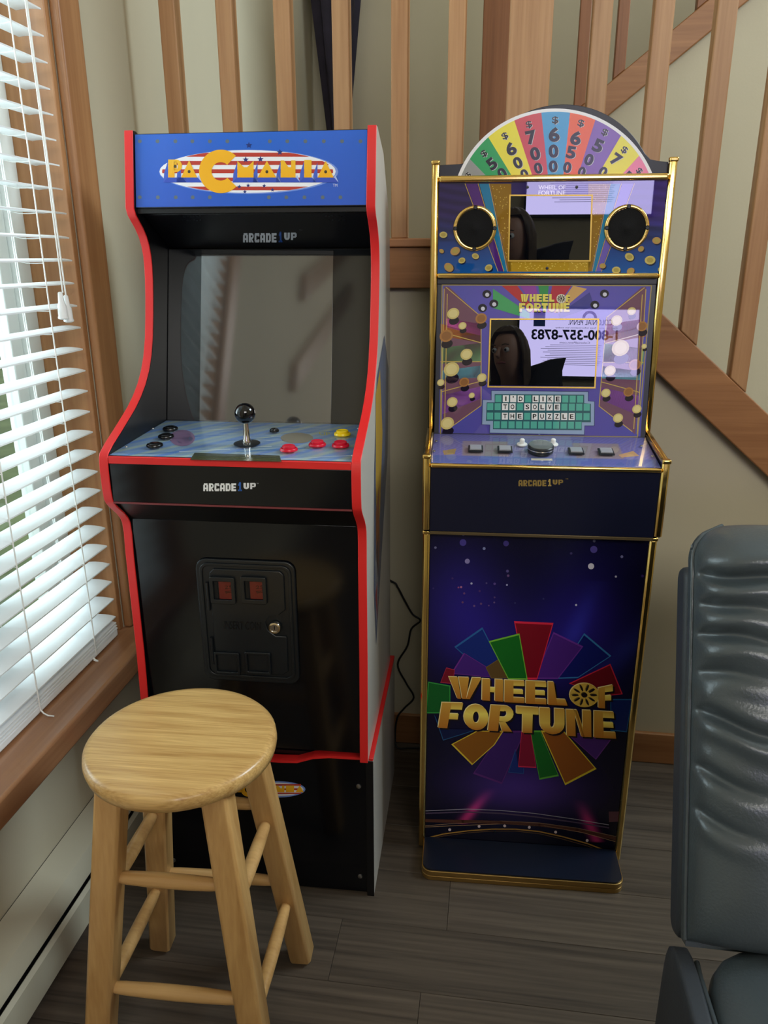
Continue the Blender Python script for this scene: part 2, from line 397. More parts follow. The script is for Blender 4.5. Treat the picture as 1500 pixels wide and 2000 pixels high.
# wall under the upper flight
IY = 2.87
def u_top(x): return 1.875+0.79*(x-0.322)
def u_bot(x): return 1.781+0.79*(x-0.327)
struct(MB().prism([(0.06, 0), (3.44, 0), (3.44, u_bot(3.44)), (0.06, u_bot(0.06))], 1, IY, IY+0.08).build('wall_inner', M['wall']))
struct(MB().box(WX+0.001, 1.2, BY-0.014, BY-0.0005, 0, 0.095).build('baseboard_back', M['fir_x'], bevel=0.003))

# ---- window: jamb, casing, sill, sashes
jm = MB(); jm.box(WX-0.155, WX, WY1-0.018, WY1, WZ0, WZ1); jm.box(WX-0.155, WX, WY0, WY0+0.018, WZ0, WZ1); jm.box(WX-0.155, WX, WY0+0.018, WY1-0.018, WZ1-0.018, WZ1)
struct(jm.build('trim_1', M['fir_jamb'], bevel=0.002))
cs = MB(); cs.box(WX+0.0005, WX+0.021, WY1-0.002, WY1+0.085, WZ0+0.0005, WZ1+0.09)
struct(cs.build('trim_2', M['fir_jamb'], bevel=0.006, seg=3))
cs = MB(); cs.box(WX+0.0005, WX+0.021, WY0-0.085, WY0+0.002, WZ0+0.0005, WZ1+0.09); cs.box(WX+0.0005, WX+0.021, WY0+0.003, WY1-0.003, WZ1+0.003, WZ1+0.09)
struct(cs.build('trim_3', M['fir_jamb'], bevel=0.006, seg=3))
sl = MB(); sl.box(WX-0.155, -0.785, WY0-0.10, WY1+0.10, WZ0-0.055, WZ0)
struct(sl.build('trim_4', M['fir_y'], bevel=0.006, seg=3))
win = thing('window_1', 'bright window behind the white blind', 'window', (-1.0, (WY0+WY1)/2, WZ0)); win['kind'] = 'structure'
for k in ('label', 'category'): del win[k]
ww = (WY1-WY0)/2-0.018; wh = WZ1-WZ0-0.018
f = MB(); f.box(-.022, .03, -ww, -ww+.05, 0, wh); f.box(-.022, .03, ww-.05, ww, 0, wh); f.box(-.022, .03, -ww+.05, ww-.05, 0, .06); f.box(-.022, .03, -ww+.05, ww-.05, wh-.05, wh)
f.build('window_frame', M['vinyl'], win, bevel=0.003)
MB().box(-.02, .025, -.03, .03, .06, wh-.05).build('mullion', M['vinyl'], win, bevel=0.003)
for sgn in (-1, 1):
    a, b = (0.03, ww-0.05) if sgn > 0 else (-ww+0.05, -0.03)
    s_ = MB(); s_.box(-.012, .018, a+.001, a+.04, .061, wh-.051); s_.box(-.012, .018, b-.04, b-.001, .061, wh-.051); s_.box(-.012, .018, a+.04, b-.04, .061, .10); s_.box(-.012, .018, a+.04, b-.04, wh-.09, wh-.051)
    sa = s_.build('sash', M['vinyl'], win, bevel=0.002)
    MB().box(-.002, .003, a+.04, b-.04, .10, wh-.09).build('pane', M['glass'], sa)

# ---- outdoors: lawn, trees, far hedge
struct(MB().box(-30, -1.6, -20, 24, -1.4, -1.0).build('ground', pbr('lawn', (120, 128, 88), 0.95, var=0.3, vscale=1.5)))
bark = pbr('pale_bark', (176, 172, 158), 0.95, var=0.35, vscale=5, bump=1.0, bscale=18)
leafm = pbr('spring_leaves', (150, 176, 110), 0.8, var=0.3, vscale=8)
def tree(x, y, r, h, label, cr, seed, lean=0.0):
    rg = random.Random(seed); t = thing('garden_tree', label, 'tree', (x, y, -1.0), 0)
    n = 16; pts = [(lean*k/n+0.05*math.sin(k*1.3+seed), 0.05*math.cos(k*1.7+seed), h*k/n) for k in range(n+1)]
    m = MB().tube(pts, [r*(1.25-0.75*k/n)*(1+0.12*math.sin(k*2.1)) for k in range(n+1)], 14)
    for k in range(60):
        a = rg.uniform(0, 6.28); q = pts[rg.randint(0, n)]; c = Vector(q)+Vector((math.cos(a), math.sin(a), 0))*r*0.85; s0 = r*rg.uniform(.15, .32)
        m.lathe([(s0*math.sin(t_), -s0*math.cos(t_)) for t_ in (0.15, .8, 1.57, 2.3, 3.0)], 6, c, (math.cos(a), math.sin(a), .3))
    m.build('trunk', bark, t, smooth=60)
    if cr > 0:
        l = MB()
        for k in range(700):
            d = Vector((rg.gauss(0, 1), rg.gauss(0, 1), rg.gauss(0, 1))).normalized()*cr*rg.uniform(.5, 1)**.5
            c = Vector((lean, 0, h))+Vector((d.x, d.y, d.z*.8)); s0 = cr*.09
            e1 = Vector((rg.gauss(0, 1), rg.gauss(0, 1), rg.gauss(0, 1))).normalized(); e2 = e1.orthogonal().normalized()
            l.add([c-e1*s0, c+e2*s0*.5, c+e1*s0, c-e2*s0*.5], [(0, 1, 2, 3)])
        o = l.build('foliage', leafm, t); o['kind'] = 'stuff'
tree(-2.75, 2.75, .17, 4.6, 'thick pale lumpy tree trunk just outside the window', 1.3, 3)
tree(-6.4, 5.2, .14, 3.6, 'slim leafy tree further out beyond the window blind', 1.6, 5)
tree(-7.6, 8.8, .16, 3.4, 'leafy tree standing farthest out beyond the window', 2.0, 8)
hb = MB(); rg = random.Random(4)
for k in range(2600):
    c = Vector((rg.uniform(-12.5, -11.5), rg.uniform(-4, 22), -1.0+1.5*rg.random()**.8)); e1 = Vector((rg.gauss(0, 1), rg.gauss(0, 1), rg.gauss(0, 1))).normalized()*.22; e2 = e1.orthogonal().normalized()*.11
    hb.add([c-e1, c+e2, c+e1, c-e2], [(0, 1, 2, 3)])
tag(hb.build('hedge', leafm), 'long leafy hedge at the end of the lawn outside', 'hedge')

# ---- staircase: landing, lower flight, upper flight, balustrade
stc = thing('staircase', 'fir staircase with landing rim, square balusters and newel behind the arcade machines', 'staircase', (WX, BY, 0))
def P_(mb): mb.v = [(p[0]-WX, p[1]-BY, p[2]) for p in mb.v]; return mb
P_(MB().box(WX+.002, 0.0, BY+.002, FY-.002, 1.302, 1.392)).build('landing', pbr('landing_carpet', (150, 138, 116), 0.95), stc)
P_(MB().box(WX+.002, 0.10, BY-.026, BY-.0006, 1.285, 1.378)).build('rim_board', M['fir_x'], stc, bevel=0.002)
P_(MB().box(WX+.002, 0.10, BY-.034, BY+.05, 1.3785, 1.398)).build('rim_cap', wood('fir_cap', (160, 106, 68), (188, 132, 90), 0, 0.4, 1.0, obvar=0.1), stc, bevel=0.003)
xb = 1.62
P_(MB().prism([(0.10, st_bot(0.10)), (0.10, st_top(0.10)), (xb, st_top(xb)), (xb, max(.001, st_bot(xb)))], 1, BY-.036, BY-.0006)).build('stringer', M['fir_x'], stc, bevel=0.003)
tr = pbr('tread_carpet', (150, 138, 116), 0.95)
for k in range(6):
    x0 = 0.11+0.22*k; zt = 1.39-0.19*(k+1)
    P_(MB().box(x0, x0+.25, BY+.1, IY-.003, zt-.035, zt)).build('tread', tr, stc)
for xx in (-.764, -.631, -.4985, -.3665, -.2345, -.1085):
    P_(MB().box(xx-.019, xx+.019, BY-.022, BY+.016, 1.3982, 2.36)).build('baluster', M['fir_z'], stc, bevel=0.0025)
P_(MB().box(.003, .092, BY-.075, BY+.014, 1.3982, 2.5)).build('newel_post', M['fir_z'], stc, bevel=0.003)
for xx in (.196, .3205, .4455, .5685, .692, .816, .94):
    P_(MB().prism([(xx-.02, st_top(xx-.02)+.0006), (xx+.02, st_top(xx+.02)+.0006), (xx+.02, 2.36-.865*max(0, xx-.1)+.15), (xx-.02, 2.36-.865*max(0, xx-.1)+.18)], 1, BY-.036, BY+.003)).build('baluster', M['fir_z'], stc, bevel=0.0025)
P_(MB().box(WX+.002, .003, BY-.025, BY+.02, 2.361, 2.41)).build('handrail', M['fir_x'], stc, bevel=0.004)
st2 = thing('staircase', 'upper stair flight rising to the right behind the wheel topped machine', 'staircase', (0.06, IY, 0))
def Q_(mb): mb.v = [(p[0]-.06, p[1]-IY, p[2]) for p in mb.v]; return mb
Q_(MB().prism([(0.07, u_bot(.07)), (3.2, u_bot(3.2)), (3.2, u_top(3.2)), (0.07, u_top(.07))], 1, IY-.04, IY-.0006)).build('stringer', M['fir_x'], st2, bevel=0.003)
for k in range(9):
    x0 = .10+.24*k; zt = 1.39+.19*(k+1)
    Q_(MB().box(x0, x0+.27, IY+.081, FY-.003, zt-.035, zt)).build('tread', tr, st2)
xx = 0.1225
while xx < 1.7:
    Q_(MB().prism([(xx-.017, u_top(xx-.017)+.0006), (xx+.017, u_top(xx+.017)+.0006), (xx+.017, u_top(xx)+.82), (xx-.017, u_top(xx)+.8)], 1, IY-.038, IY-.004)).build('baluster', wood('fir_shade', (120, 76, 48), (146, 96, 62), 2, .45) if xx < .13 else bpy.data.materials['fir_shade'], st2, bevel=0.002)  # darker copy of the fir: the upper flight's shade is put into the colour
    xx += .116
Q_(MB().box(-.078, .012, IY-.06, IY+.03, 1.3925, 2.75)).build('newel_post', bpy.data.materials['fir_shade'], st2, bevel=.003)  # same fir with the shade coloured in
# dark cloth hanging in the stairwell
dc = MB(); N_ = 40; L_ = 24; vv = []
for i in range(L_+1):
    t = i/L_; z = 2.75-1.25*t; ra = 0.126*(1-t)+0.006
    for j in range(N_):
        a = 2*math.pi*j/N_; rr = ra*(1+0.16*math.sin(9*a+0.6*math.sin(5*t))); vv.append((rr*math.cos(a), rr*0.75*math.sin(a), z-1.5))
dc.add(vv, [(i*N_+j, i*N_+(j+1) % N_, (i+1)*N_+(j+1) % N_, (i+1)*N_+j) for i in range(L_) for j in range(N_)]+[tuple(range(N_)), tuple(range(L_*N_, (L_+1)*N_))])
cl = thing('hanging_drape', 'dark plum gathered drape tapering to a point in the stairwell corner', 'drape', (-.735, FY-.14, 1.5))
dc.build('fabric', M['cloth_dark'], cl, smooth=60)
MB().tube([(0, 0, 1.24), (0, .0, 1.30), (0, .138, 1.32)], .008, 8).build('hook', M['chrome'], cl, smooth=60)

# ================================================================== WINDOW BLIND
bl = thing('venetian_blind', 'white slatted blind hanging in the fir framed window', 'blind', (-.884, 1.165, WZ0))
SY = 0.385
def slat_mb():
    m = MB(); n = 6; top = []; 
    for k in range(n+1):
        t = -1+2*k/n; top.append((.025*t, .0022*(1-t*t)))
    pts = top+[(x, z-.0028) for x, z in reversed(top)]
    return m.prism(pts, 1, -SY, SY)
s0 = None; zz = 0.555-WZ0
k = 0
while zz < 2.27-WZ0:
    if s0 is None: s0 = slat_mb().build('slat', M['slat'], bl, smooth=40); o = s0
    else: o = dup(s0, bl)
    o.location = (random.uniform(-.0006, .0006), random.uniform(-.0015, .0015), zz); o.rotation_euler = (random.uniform(-.0012, .0012), rad(random.uniform(1.0, 4.5)), 0)
    zz += .0444; k += 1
for q in range(3):
    o = dup(s0, bl); o.location = (.0015*q-.001, -.001*q, .0385-.0062*q); o.rotation_euler = (0, rad(1.0), 0)
MB().box(-.026, .026, -SY, SY, .004, .022).build('bottom_rail', M['slat'], bl, bevel=0.004)
MB().box(-.028, .028, -SY, SY, 2.285-WZ0, 2.331-WZ0).build('head_rail', M['slat'], bl, bevel=0.003)
for yy in (1.440, 1.215, .90):
    ly = yy-1.165; m = MB()
    for sx in (-.0275, .0275):
        for d in ((-.003, .003) if sx < 0 else (0,)):
            m.tube([(sx, ly+d, .012), (sx, ly+d, 2.29-WZ0)], .0011 if sx < 0 else .0014, 6)
    for i in range(39):
        z = .555-WZ0+.0444*i-.004
        m.tube([(-.0275, ly, z+.002), (-.01, ly+.004, z-.0022), (.01, ly+.004, z-.0026), (.0275, ly, z-.002)], .0008, 5)
    m.build('ladder_cord', M['cord'], bl, smooth=60)
m = MB().tube([(.0285, 1.425-1.165, .012), (.034, 1.424-1.165, .008), (.040, 1.422-1.165, .0075), (.043, 1.417-1.165, .0095), (.041, 1.412-1.165, .013), (.036, 1.413-1.165, .0145)], .0016, 6)
m.build('cord_end', M['cord'], bl, smooth=60)
m = MB().tube([(.0285, 1.215-1.165, .012), (.034, 1.214-1.165, .006), (.044, 1.212-1.165, .003), (.056, 1.213-1.165, .002)], .0016, 6)
m.build('cord_end', M['cord'], bl, smooth=60)
for dy, zb in ((0, 1.262), (.010, 1.255)):
    cdd = MB().tube([(.034, 1.484+dy*.2-1.165, 2.285-WZ0), (.034, 1.485+dy*.6-1.165, 1.5-WZ0), (.034, 1.484+dy-1.165, zb+.03-WZ0)], .0016, 6).build('pull_cord', M['cord'], bl, smooth=60)
    MB().lathe([(.0025, .032), (.0045, .030), (.006, .012), (.0085, .006), (.009, -.014), (.010, -.016), (.010, -.019), (.006, -.021)], 14, (.034, 1.484+dy*1.9-1.175, zb-WZ0)).build('tassel', M['white_plastic'], cdd, smooth=50)

# ================================================================== BASEBOARD HEATER
ht = thing('baseboard_heater', 'cream enamel baseboard heater along the wall below the window', 'heater', (WX, .2, 0))
HL0, HL1 = -2.4, 1.42
MB().box(.0008, .0016, HL0, HL1, .012, .185).build('back_plate', M['dark_gap'], ht)
MB().prism([(.002, .185), (.002, .181), (.055, .163), (.068, .140), (.070, .128), (.0725, .128), (.0705, .142), (.057, .167)], 1, HL0, HL1).build('cover', M['heater'], ht, smooth=30)
MB().prism([(.063, .102), (.066, .105), (.075, .100), (.075, .030), (.060, .022), (.060, .026), (.0715, .033), (.0715, .097)], 1, HL0, HL1).build('front_panel', M['heater'], ht, smooth=30)
MB().box(.006, .05, HL0, HL1-.002, .05, .11).build('heating_fins', M['dark_gap'], ht)
MB().prism([(.002, .003), (.002, .186), (.057, .169), (.074, .141), (.078, .100), (.078, .003)], 1, HL1, HL1+.035).build('end_cap', M['heater'], ht, bevel=.002)

# ================================================================== OAK STOOL
st = thing('bar_stool', 'round topped oak bar stool standing before the red edged arcade machine', 'stool', (-.479, 1.023, 0), rad(2.0))
SH = .619
prof = [(.0, SH-.034), (.128, SH-.034), (.143, SH-.0325), (.1515, SH-.027), (.154, SH-.016), (.153, SH-.007), (.148, SH-.0015), (.140, SH), (.06, SH), (.0, SH)]
MB().lathe([(max(r, .0005), z) for r, z in prof], 64).build('seat', M['oak_x'], st, smooth=50)
def legpt(i, j, z):
    h = .148-.065*z/(SH-.034); return Vector((i*h, j*h, z))
def bar(A, B, w_, ch):
    A = Vector(A); B = Vector(B); m = MB(); d = (B-A).normalized()
    ex = Vector((1, 0, 0)); ex = (ex-d*ex.dot(d)).normalized(); ey = d.cross(ex)
    h = w_/2; oct_ = [(h-ch, -h), (h, -h+ch), (h, h-ch), (h-ch, h), (-h+ch, h), (-h, h-ch), (-h, -h+ch), (-h+ch, -h)]
    v = []; 
    for P, k in ((A, .72), (A+d*.012, 1.0), (B, 1.0)):
        for a, b in oct_:
            q = P+ex*a*k+ey*b*k
            v.append(q)
    v = [Vector((q.x, q.y, max(q.z, 0.0)) if i < 8 else q) for i, q in enumerate(v)]
    f = [tuple(range(7, -1, -1)), tuple(range(16, 24))]+[(r*8+j, r*8+(j+1) % 8, (r+1)*8+(j+1) % 8, (r+1)*8+j) for r in range(2) for j in range(8)]
    return m.add(v, f)
for i in (-1, 1):
    for j in (-1, 1):
        B = legpt(i, j, SH-.0345); bar(legpt(i, j, 0), B, .043, .0045).build('leg', M['oak_z'], st, bevel=.0015)
for (a, b), hs in ((((-1, -1), (1, -1)), (.42, .212)), (((-1, 1), (1, 1)), (.408, .215)), (((-1, -1), (-1, 1)), (.385, .185)), (((1, -1), (1, 1)), (.38, .172))):
    for z in hs:
        A = legpt(*a, z); B = legpt(*b, z); d = (B-A).normalized(); A = A+d*.0208; B = B-d*.0208
        pts = [A.lerp(B, t) for t in (0, .08, .3, .5, .7, .92, 1)]
        MB().tube(pts, [.0092, .0105, .0118, .0122, .0118, .0105, .0092], 14).build('rung', M['oak_rx'], st, smooth=60)

# ================================================================== RED EDGED ARCADE MACHINE
PO, PR = (-.4645, 1.3433), rad(1.386)
RZT = .362
rs = thing('cabinet_riser', 'low black riser box with red top edge under the red edged arcade machine', 'riser', (*PO, 0), PR)
hw = .2480
MB().box(-hw+.015, hw-.015, .012, .026, .003, .335).prism([(-hw+.015, .335), (hw-.015, .335), (hw-.015, .356), (.155, .355), (.12, .350), (.085, .337), (.05, .335), (-.05, .335), (-.085, .337), (-.12, .350), (-.155, .355), (-hw+.015, .356)], 1, .012, .026).build('front_panel', M['black_gloss'], rs)
for sgn in (-1, 1):
    MB().box(*sorted((sgn*hw, sgn*(hw-.0148))), .008, .45, 0, .353).build('side_panel', M['cab_white'], rs, bevel=.001)
    MB().box(*sorted((sgn*(hw+.0003), sgn*(hw-.0150))), .0075, .45, .3533, .3605).build('edge_trim', M['red'], rs, bevel=.0015)
    MB().box(*sorted((sgn*(hw+.0003), sgn*(hw-.0150))), .004, .0078, 0, .353).build('edge_trim', M['black_satin'], rs)
wave = [(-hw+.0155, .356), (-.155, .355), (-.12, .350), (-.085, .337), (-.05, .335), (.05, .335), (.085, .337), (.12, .350), (.155, .355), (hw-.0155, .356)]
MB().prism(wave+[(x, z+.0055) for x, z in reversed(wave)], 1, .0055, .027).build('edge_trim', M['red'], rs)
MB().box(-hw+.015, hw-.015, .0275, .45, .344, .352).build('top_panel', M['black_satin'], rs)
MB().box(-hw+.015, hw-.015, .44, .45, .003, .343).build('back_panel', M['black_satin'], rs)
for z in (.285, .045):
    MB().lathe([(.0055, 0), (.005, .002), (.002, .003)], 12, (.216, .012, z), (0, -1, 0)).build('screw', M['steel'], rs, smooth=50)
    MB().lathe([(.0055, 0), (.005, .002), (.002, .003)], 12, (-.216, .012, z), (0, -1, 0)).build('screw', M['steel'], rs, smooth=50)

ac = thing('arcade_cabinet', 'tall black arcade machine with red edges and blue marquee beside the window', 'arcade machine', (*PO, RZT), PR)
Z0 = RZT
prof = [(-.012, .375), (0, .589), (.002, .80), (.006, .862), (-.006, .886), (-.050, .922), (-.060, .938), (-.060, 1.008), (-.052, 1.022), (.03, 1.056), (.095, 1.085), (.150, 1.125), (.188, 1.18), (.212, 1.26), (.226, 1.33), (.225, 1.372), (.208, 1.405), (.170, 1.436), (.164, 1.447), (.193, 1.585)]
back = [(.205, 1.585), (.30, 1.55), (.41, 1.42), (.415, 1.30), (.415, .3755)]
prof = [(y, z-Z0) for y, z in prof]; back = [(y, z-Z0) for y, z in back]
prof[0] = (-.012, 0.002); back[-1] = (.415, .002)
def smooth_poly(p, it=1):
    for _ in range(it):
        q = [p[0]]
        for a, b in zip(p[:-1], p[1:]):
            q += [(a[0]*.75+b[0]*.25, a[1]*.75+b[1]*.25), (a[0]*.25+b[0]*.75, a[1]*.25+b[1]*.75)]
        p = q+[p[-1]]
    return p
top2 = prof[-2:]
curve = prof[:-2]
curve = [curve[0], curve[1]]+smooth_poly(curve[2:], 1)+top2
hw = .240
for sgn in (-1, 1):
    sp_ = MB().prism(curve+back, 0, *sorted((sgn*hw, sgn*(hw-.0152)))).build('side_panel', M['cab_white'] if sgn > 0 else M['cab_white'], ac, bevel=.0006, seg=1)
    # inner black lining
    MB().prism([(y+.0008, z) for y, z in curve]+back, 0, *sorted((sgn*(hw-.0154), sgn*(hw-.0166)))).build('inner_lining', M['black_satin'], ac)
    # t-molding strip following the front edge
    def strip(c):
        nrm = []
        for i in range(len(c)):
            a = Vector(c[max(i-1, 0)]); b = Vector(c[min(i+1, len(c)-1)]); t = (b-a).normalized(); nrm.append(Vector((-t.y, t.x)))
        o = [(p[0]+n.x*.0030, p[1]+n.y*.0030) for p, n in zip(c, nrm)]; i_ = [(p[0]+n.x*.0001, p[1]+n.y*.0001) for p, n in zip(c, nrm)]
        m = MB(); n = len(c); xa, xb2 = sorted((sgn*(hw+.0002), sgn*(hw-.0166)))
        v = [(xa, *p) for p in o]+[(xb2, *p) for p in o]+[(xa, *p) for p in i_]+[(xb2, *p) for p in i_]
        f = [(i, i+1, n+i+1, n+i) for i in range(n-1)]+[(2*n+i, 3*n+i, 3*n+i+1, 2*n+i+1) for i in range(n-1)]+[(i, 2*n+i, 2*n+i+1, i+1) for i in range(n-1)]+[(n+i, n+i+1, 3*n+i+1, 3*n+i) for i in range(n-1)]
        f += [(0, n, 3*n, 2*n), (n-1, 3*n-1, 4*n-1, 2*n-1)]
        return m.add(v, f)
    strip(curve).build('edge_trim', M['red'], ac, bevel=.001)
IW = .2230
def lz(z): return z-Z0
def slab(name, mat, y0, z0, y1, z1, th, x0=-IW, x1=IW, bev=.0008):
    """panel from (y0,z0) to (y1,z1) with thickness th behind it"""
    d = Vector((y1-y0, z1-z0)).normalized(); n = Vector((d.y, -d.x))
    return MB().prism([(y0, lz(z0)), (y1, lz(z1)), (y1+n.x*th, lz(z1)+n.y*th), (y0+n.x*th, lz(z0)+n.y*th)], 0, x0, x1).build(name, mat, ac, bevel=bev)
def slabart(y0, z0, y1, z1, crop=None):
    return Art(ac, (0, y0, lz(z0)), (0, y1-y0, z1-z0), crop), math.hypot(y1-y0, z1-z0)
# marquee
mq = slab('marquee', M['black_satin'], .1695, 1.4475, .1965, 1.5795, .012)
class _A: pass
def at_world(root):
    pass
CM = (230, 230, 1500/540)
a, H_ = slabart(.1695, 1.4475, .1965, 1.5795, CM)
a.field(-IW+.0008, IW-.0008, .0015, H_-.001, 16, 6, lambda s, t: (44+6*math.sin(9*s), 92+10*t, 196+10*t))
for xs, yq in (((120, 216, 313, 405, 500, 595, 825, 920, 1018, 1118, 1217, 1317), 128), ((120, 218, 315, 407, 500, 820, 915, 1013, 1112, 1208), 432)):
    for x in xs: a.ell((x, yq), 11, 11, (96, 110, 120), n=8)
ecx, ecy, erx, ery = 705, 292, 478, 116
def espan(y): 
    q = 1-((y-ecy)/ery)**2; return erx*math.sqrt(max(q, 0))
a.layer = 2; a.ell((ecx+6, ecy+2), erx+8, ery+4, (120, 150, 225), n=40)
a.layer = 3; a.ell((ecx, ecy), erx, ery, (240, 240, 245), n=40)
a.layer = 4
for y0, y1 in ((190, 212), (235, 257), (280, 302), (325, 345), (374, 394)):
    n = 12; ys = [y0+(y1-y0)*k/n for k in range(n+1)]
    a.poly([(ecx-espan(y)*.97, y) for y in ys]+[(ecx+espan(y)*.97, y) for y in reversed(ys)], (188, 62, 52))
def starp(c, r, col):
    a.poly([(c[0]+(r if k % 2 == 0 else r*.42)*math.sin(math.pi*k/5), c[1]-(r if k % 2 == 0 else r*.42)*math.cos(math.pi*k/5)) for k in range(10)], col)
a.layer = 5
for c in ((712, 150), (695, 228), (775, 226), (660, 375), (708, 368), (795, 370), (840, 392), (880, 188), (690, 402)): starp(c, 18 if c[1] < 240 else 12, (34, 52, 120))
LET = [('P', 275, 350, 228, 325), ('A', 345, 432, 232, 325), ('M', 650, 738, 235, 325), ('A', 760, 860, 235, 325), ('N', 885, 965, 232, 325), ('I', 1012, 1052, 230, 325), ('A', 1085, 1172, 235, 325)]
a.layer = 6
for ch, x0, x1, y0, y1 in LET:
    a.poly([(x0-4, y1), (x1+4, y1), (x1+26, y1+27), (x0-26, y1+27)], lambda u, v: (58, 84, 190))
    a.poly([(x0-1, y0+8), (x0-1, y1), (x0-26, y1+27), (x0-22, y0+70)], (70, 98, 200))
    a.poly([(x1+2, y1), (x1+26, y1+27), (x1+9, y1-14)], (176, 198, 246))
YL = lambda x, y: (244, 176+14*y, 30+20*y)
a.layer = 8
PG = {'P': [R4(0, 0, .46, 1), R4(.46, .84, .6, 1), R4(.46, .30, .6, .46)]+arcband(.6, .65, (.40, .35), (.10, .19), -90, 90, 8)+[R4(.40, .40, .62, .90)], 'A': [[(.5, 1), (1, 0), (0, 0)]], 'I': [R4(0, 0, 1, 1)],
      'M': [R4(0, 0, 1, .62), [(0, .62), (.0, 1), (.40, .62)], [(1, .62), (1, 1), (.60, .62)]], 'N': [R4(0, 0, 1, .60), [(0, .6), (0, 1), (.22, 1), (.52, .6)], [(.70, .6), (.70, 1), (1, 1), (1, .6)]]}
for ch, x0, x1, y0, y1 in LET: a.block(PG[ch], [(x0, y0), (x1, y0), (x1, y1), (x0, y1)], YL)
a.layer = 9
for ch, x0, x1, y0, y1 in LET:
    if ch in 'AP': a.ell(((x0+x1)/2, y0+(y1-y0)*(.66 if ch == 'A' else .38)), 8, 9, (70, 60, 40), n=10)
# big round letter C
a.layer = 7
CC = (560, 292)
for t0 in range(46, 314, 6):
    t1 = t0+6; p = lambda r, t: (CC[0]+r*1.0*math.cos(rad(t)), CC[1]-r*math.sin(rad(t)))
    a.poly([p(118, t0), p(118, t1), p(50, t1), p(50, t0)], (244, 178, 36))
a.layer = 9
a.text('TM', [(1168, 360), (1192, 360), (1192, 375), (1168, 375)], (220, 225, 240))
a.build('marquee_print', M['print_front'], mq)
MB().prism([(.1978, lz(1.5798)), (.40, lz(1.50)), (.40, lz(1.494)), (.1978, lz(1.572))], 0, -IW, IW).build('top_panel', M['black_satin'], ac)
# speaker panel under the marquee
MB().box(-IW, IW, .176, .215, lz(1.438), lz(1.4468)).build('marquee_underside', M['black_satin'], ac)
spk = slab('speaker_panel', M['black_satin'], .322, 1.376, .205, 1.437, .010)
a, H_ = slabart(.322, 1.376, .205, 1.437, (230, 440, 1500/540))
def logo1up(a, x0, x1, y0, y1, cw, cb, cu, k=1.0):
    W_ = x1-x0; dy = 0
    cw_ = W_*.63/6
    for k, ch in enumerate('ARCADE'):
        xa = x0+cw_*k; a.block(GL[ch], [(xa, y0), (xa+cw_*.86, y0), (xa+cw_*.86, y1), (xa, y1)], cw)
    q = W_*.65; a.block(GL['1'], [(x0+q, y0-(y1-y0)*.16), (x0+q+W_*.075, y0-(y1-y0)*.16), (x0+q+W_*.075, y1), (x0+q, y1)], cb)
    for k, ch in enumerate('UP'):
        xa = x0+W_*.755+W_*.125*k; a.block(GL[ch], [(xa, y0-(y1-y0)*.06), (xa+W_*.105, y0-(y1-y0)*.06), (xa+W_*.105, y1-(y1-y0)*.26), (xa, y1-(y1-y0)*.26)], cu)
logo1up(a, 680, 975, 42, 92, (205, 208, 212), (36, 78, 150), (195, 200, 206))
a.text('TM', [(984, 22), (1000, 22), (1000, 30), (984, 30)], (120, 124, 130))
for cx in (395, 1180):
    for i in range(7):
        for j in range(2): a.ell((cx-50+i*17, -52+j*22+4*(i % 2)), 5, 4, (30, 32, 36), n=6)
a.build('speaker_panel_print', M['print_front'], spk)
# tilted bezel with screen
bz = slab('bezel', M['bezel'], .222, 1.012, .318, 1.374, .010)
a0, H_ = slabart(.222, 1.012, .318, 1.374)
def on_bezel(name, mat, pts, d0, d1, parent):
    q = [a0.px(*p) for p in pts]; m = MB(); v = []
    for d in (d0, d1):
        for u, vv_ in q: v.append(a0.p0+a0.u*u+a0.vv*vv_+a0.n*d)
    n = len(q); return m.add(v, [tuple(range(n)), tuple(range(n, 2*n))]+[(i, (i+1) % n, n+(i+1) % n, n+i) for i in range(n)]).build(name, mat, parent)
on_bezel('screen', M['lcd'], [(394, 497), (651, 499), (646, 836), (390, 832)], .0002, .0011, ac)
on_bezel('screen_frame', M['black_satin'], [(394, 488), (651, 490), (651, 498), (394, 496)], .0002, .0013, ac)
# control deck
DK0, DK1 = (-.054, 1.0165), (.222, 1.024)
dk = slab('control_panel', M['black_satin'], *DK0, *DK1, .012)
a, H_ = slabart(*DK0, *DK1, (180, 780, 2.5))
rg = random.Random(2)
def deckc(s, t):
    d = s*2.2-t*1.0
    b = .5+.5*math.sin(d*17+.6*math.sin(9*s)); b2 = .5+.5*math.sin(d*41+2.0)
    k = .55*b+.45*b2
    return (112+66*(1-k), 150+44*(1-k), 180+36*k)
a.field(-IW, IW, .0, H_-.001, 90, 40, deckc)
a.layer = 2
for k in range(26):
    s = rg.uniform(-.2, .1); t = rg.uniform(.0, H_*.9); l = rg.uniform(.04, .13)
    a.line([(s, t), (s+l, min(t+l*.30, H_-.004))], rg.uniform(.001, .004), (24+rg.randint(0, 30), 96+rg.randint(0, 40), 190) if k % 3 else (226, 236, 240), uv=True)
a.layer = 3
a.poly([(500, 262), (915, 276), (925, 306), (478, 296)], (64, 68, 42))
for k in range(3): a.line([(520, 272+8*k), (900, 283+8*k)], .0012, (104, 102, 62), lay=4)
a.layer = 3
a.ell((440, 190), 62, 40, (150, 120, 150), n=20); a.ell((452, 195), 40, 26, (110, 140, 180), n=16)
a.ell((1000, 190), 80, 26, (150, 140, 120), n=20)
a.text('UP', [(1108, 163), (1160, 163), (1165, 177), (1112, 177)], (196, 190, 60), lay=5)
a.build('control_panel_print', M['print_front'], dk)
dd = a
def deckpt(px_, py_, h=0.0):
    u, v_ = dd.px(px_, py_); return dd.p0+dd.u*u+dd.vv*v_+dd.n*h
ZD = tuple(dd.n)
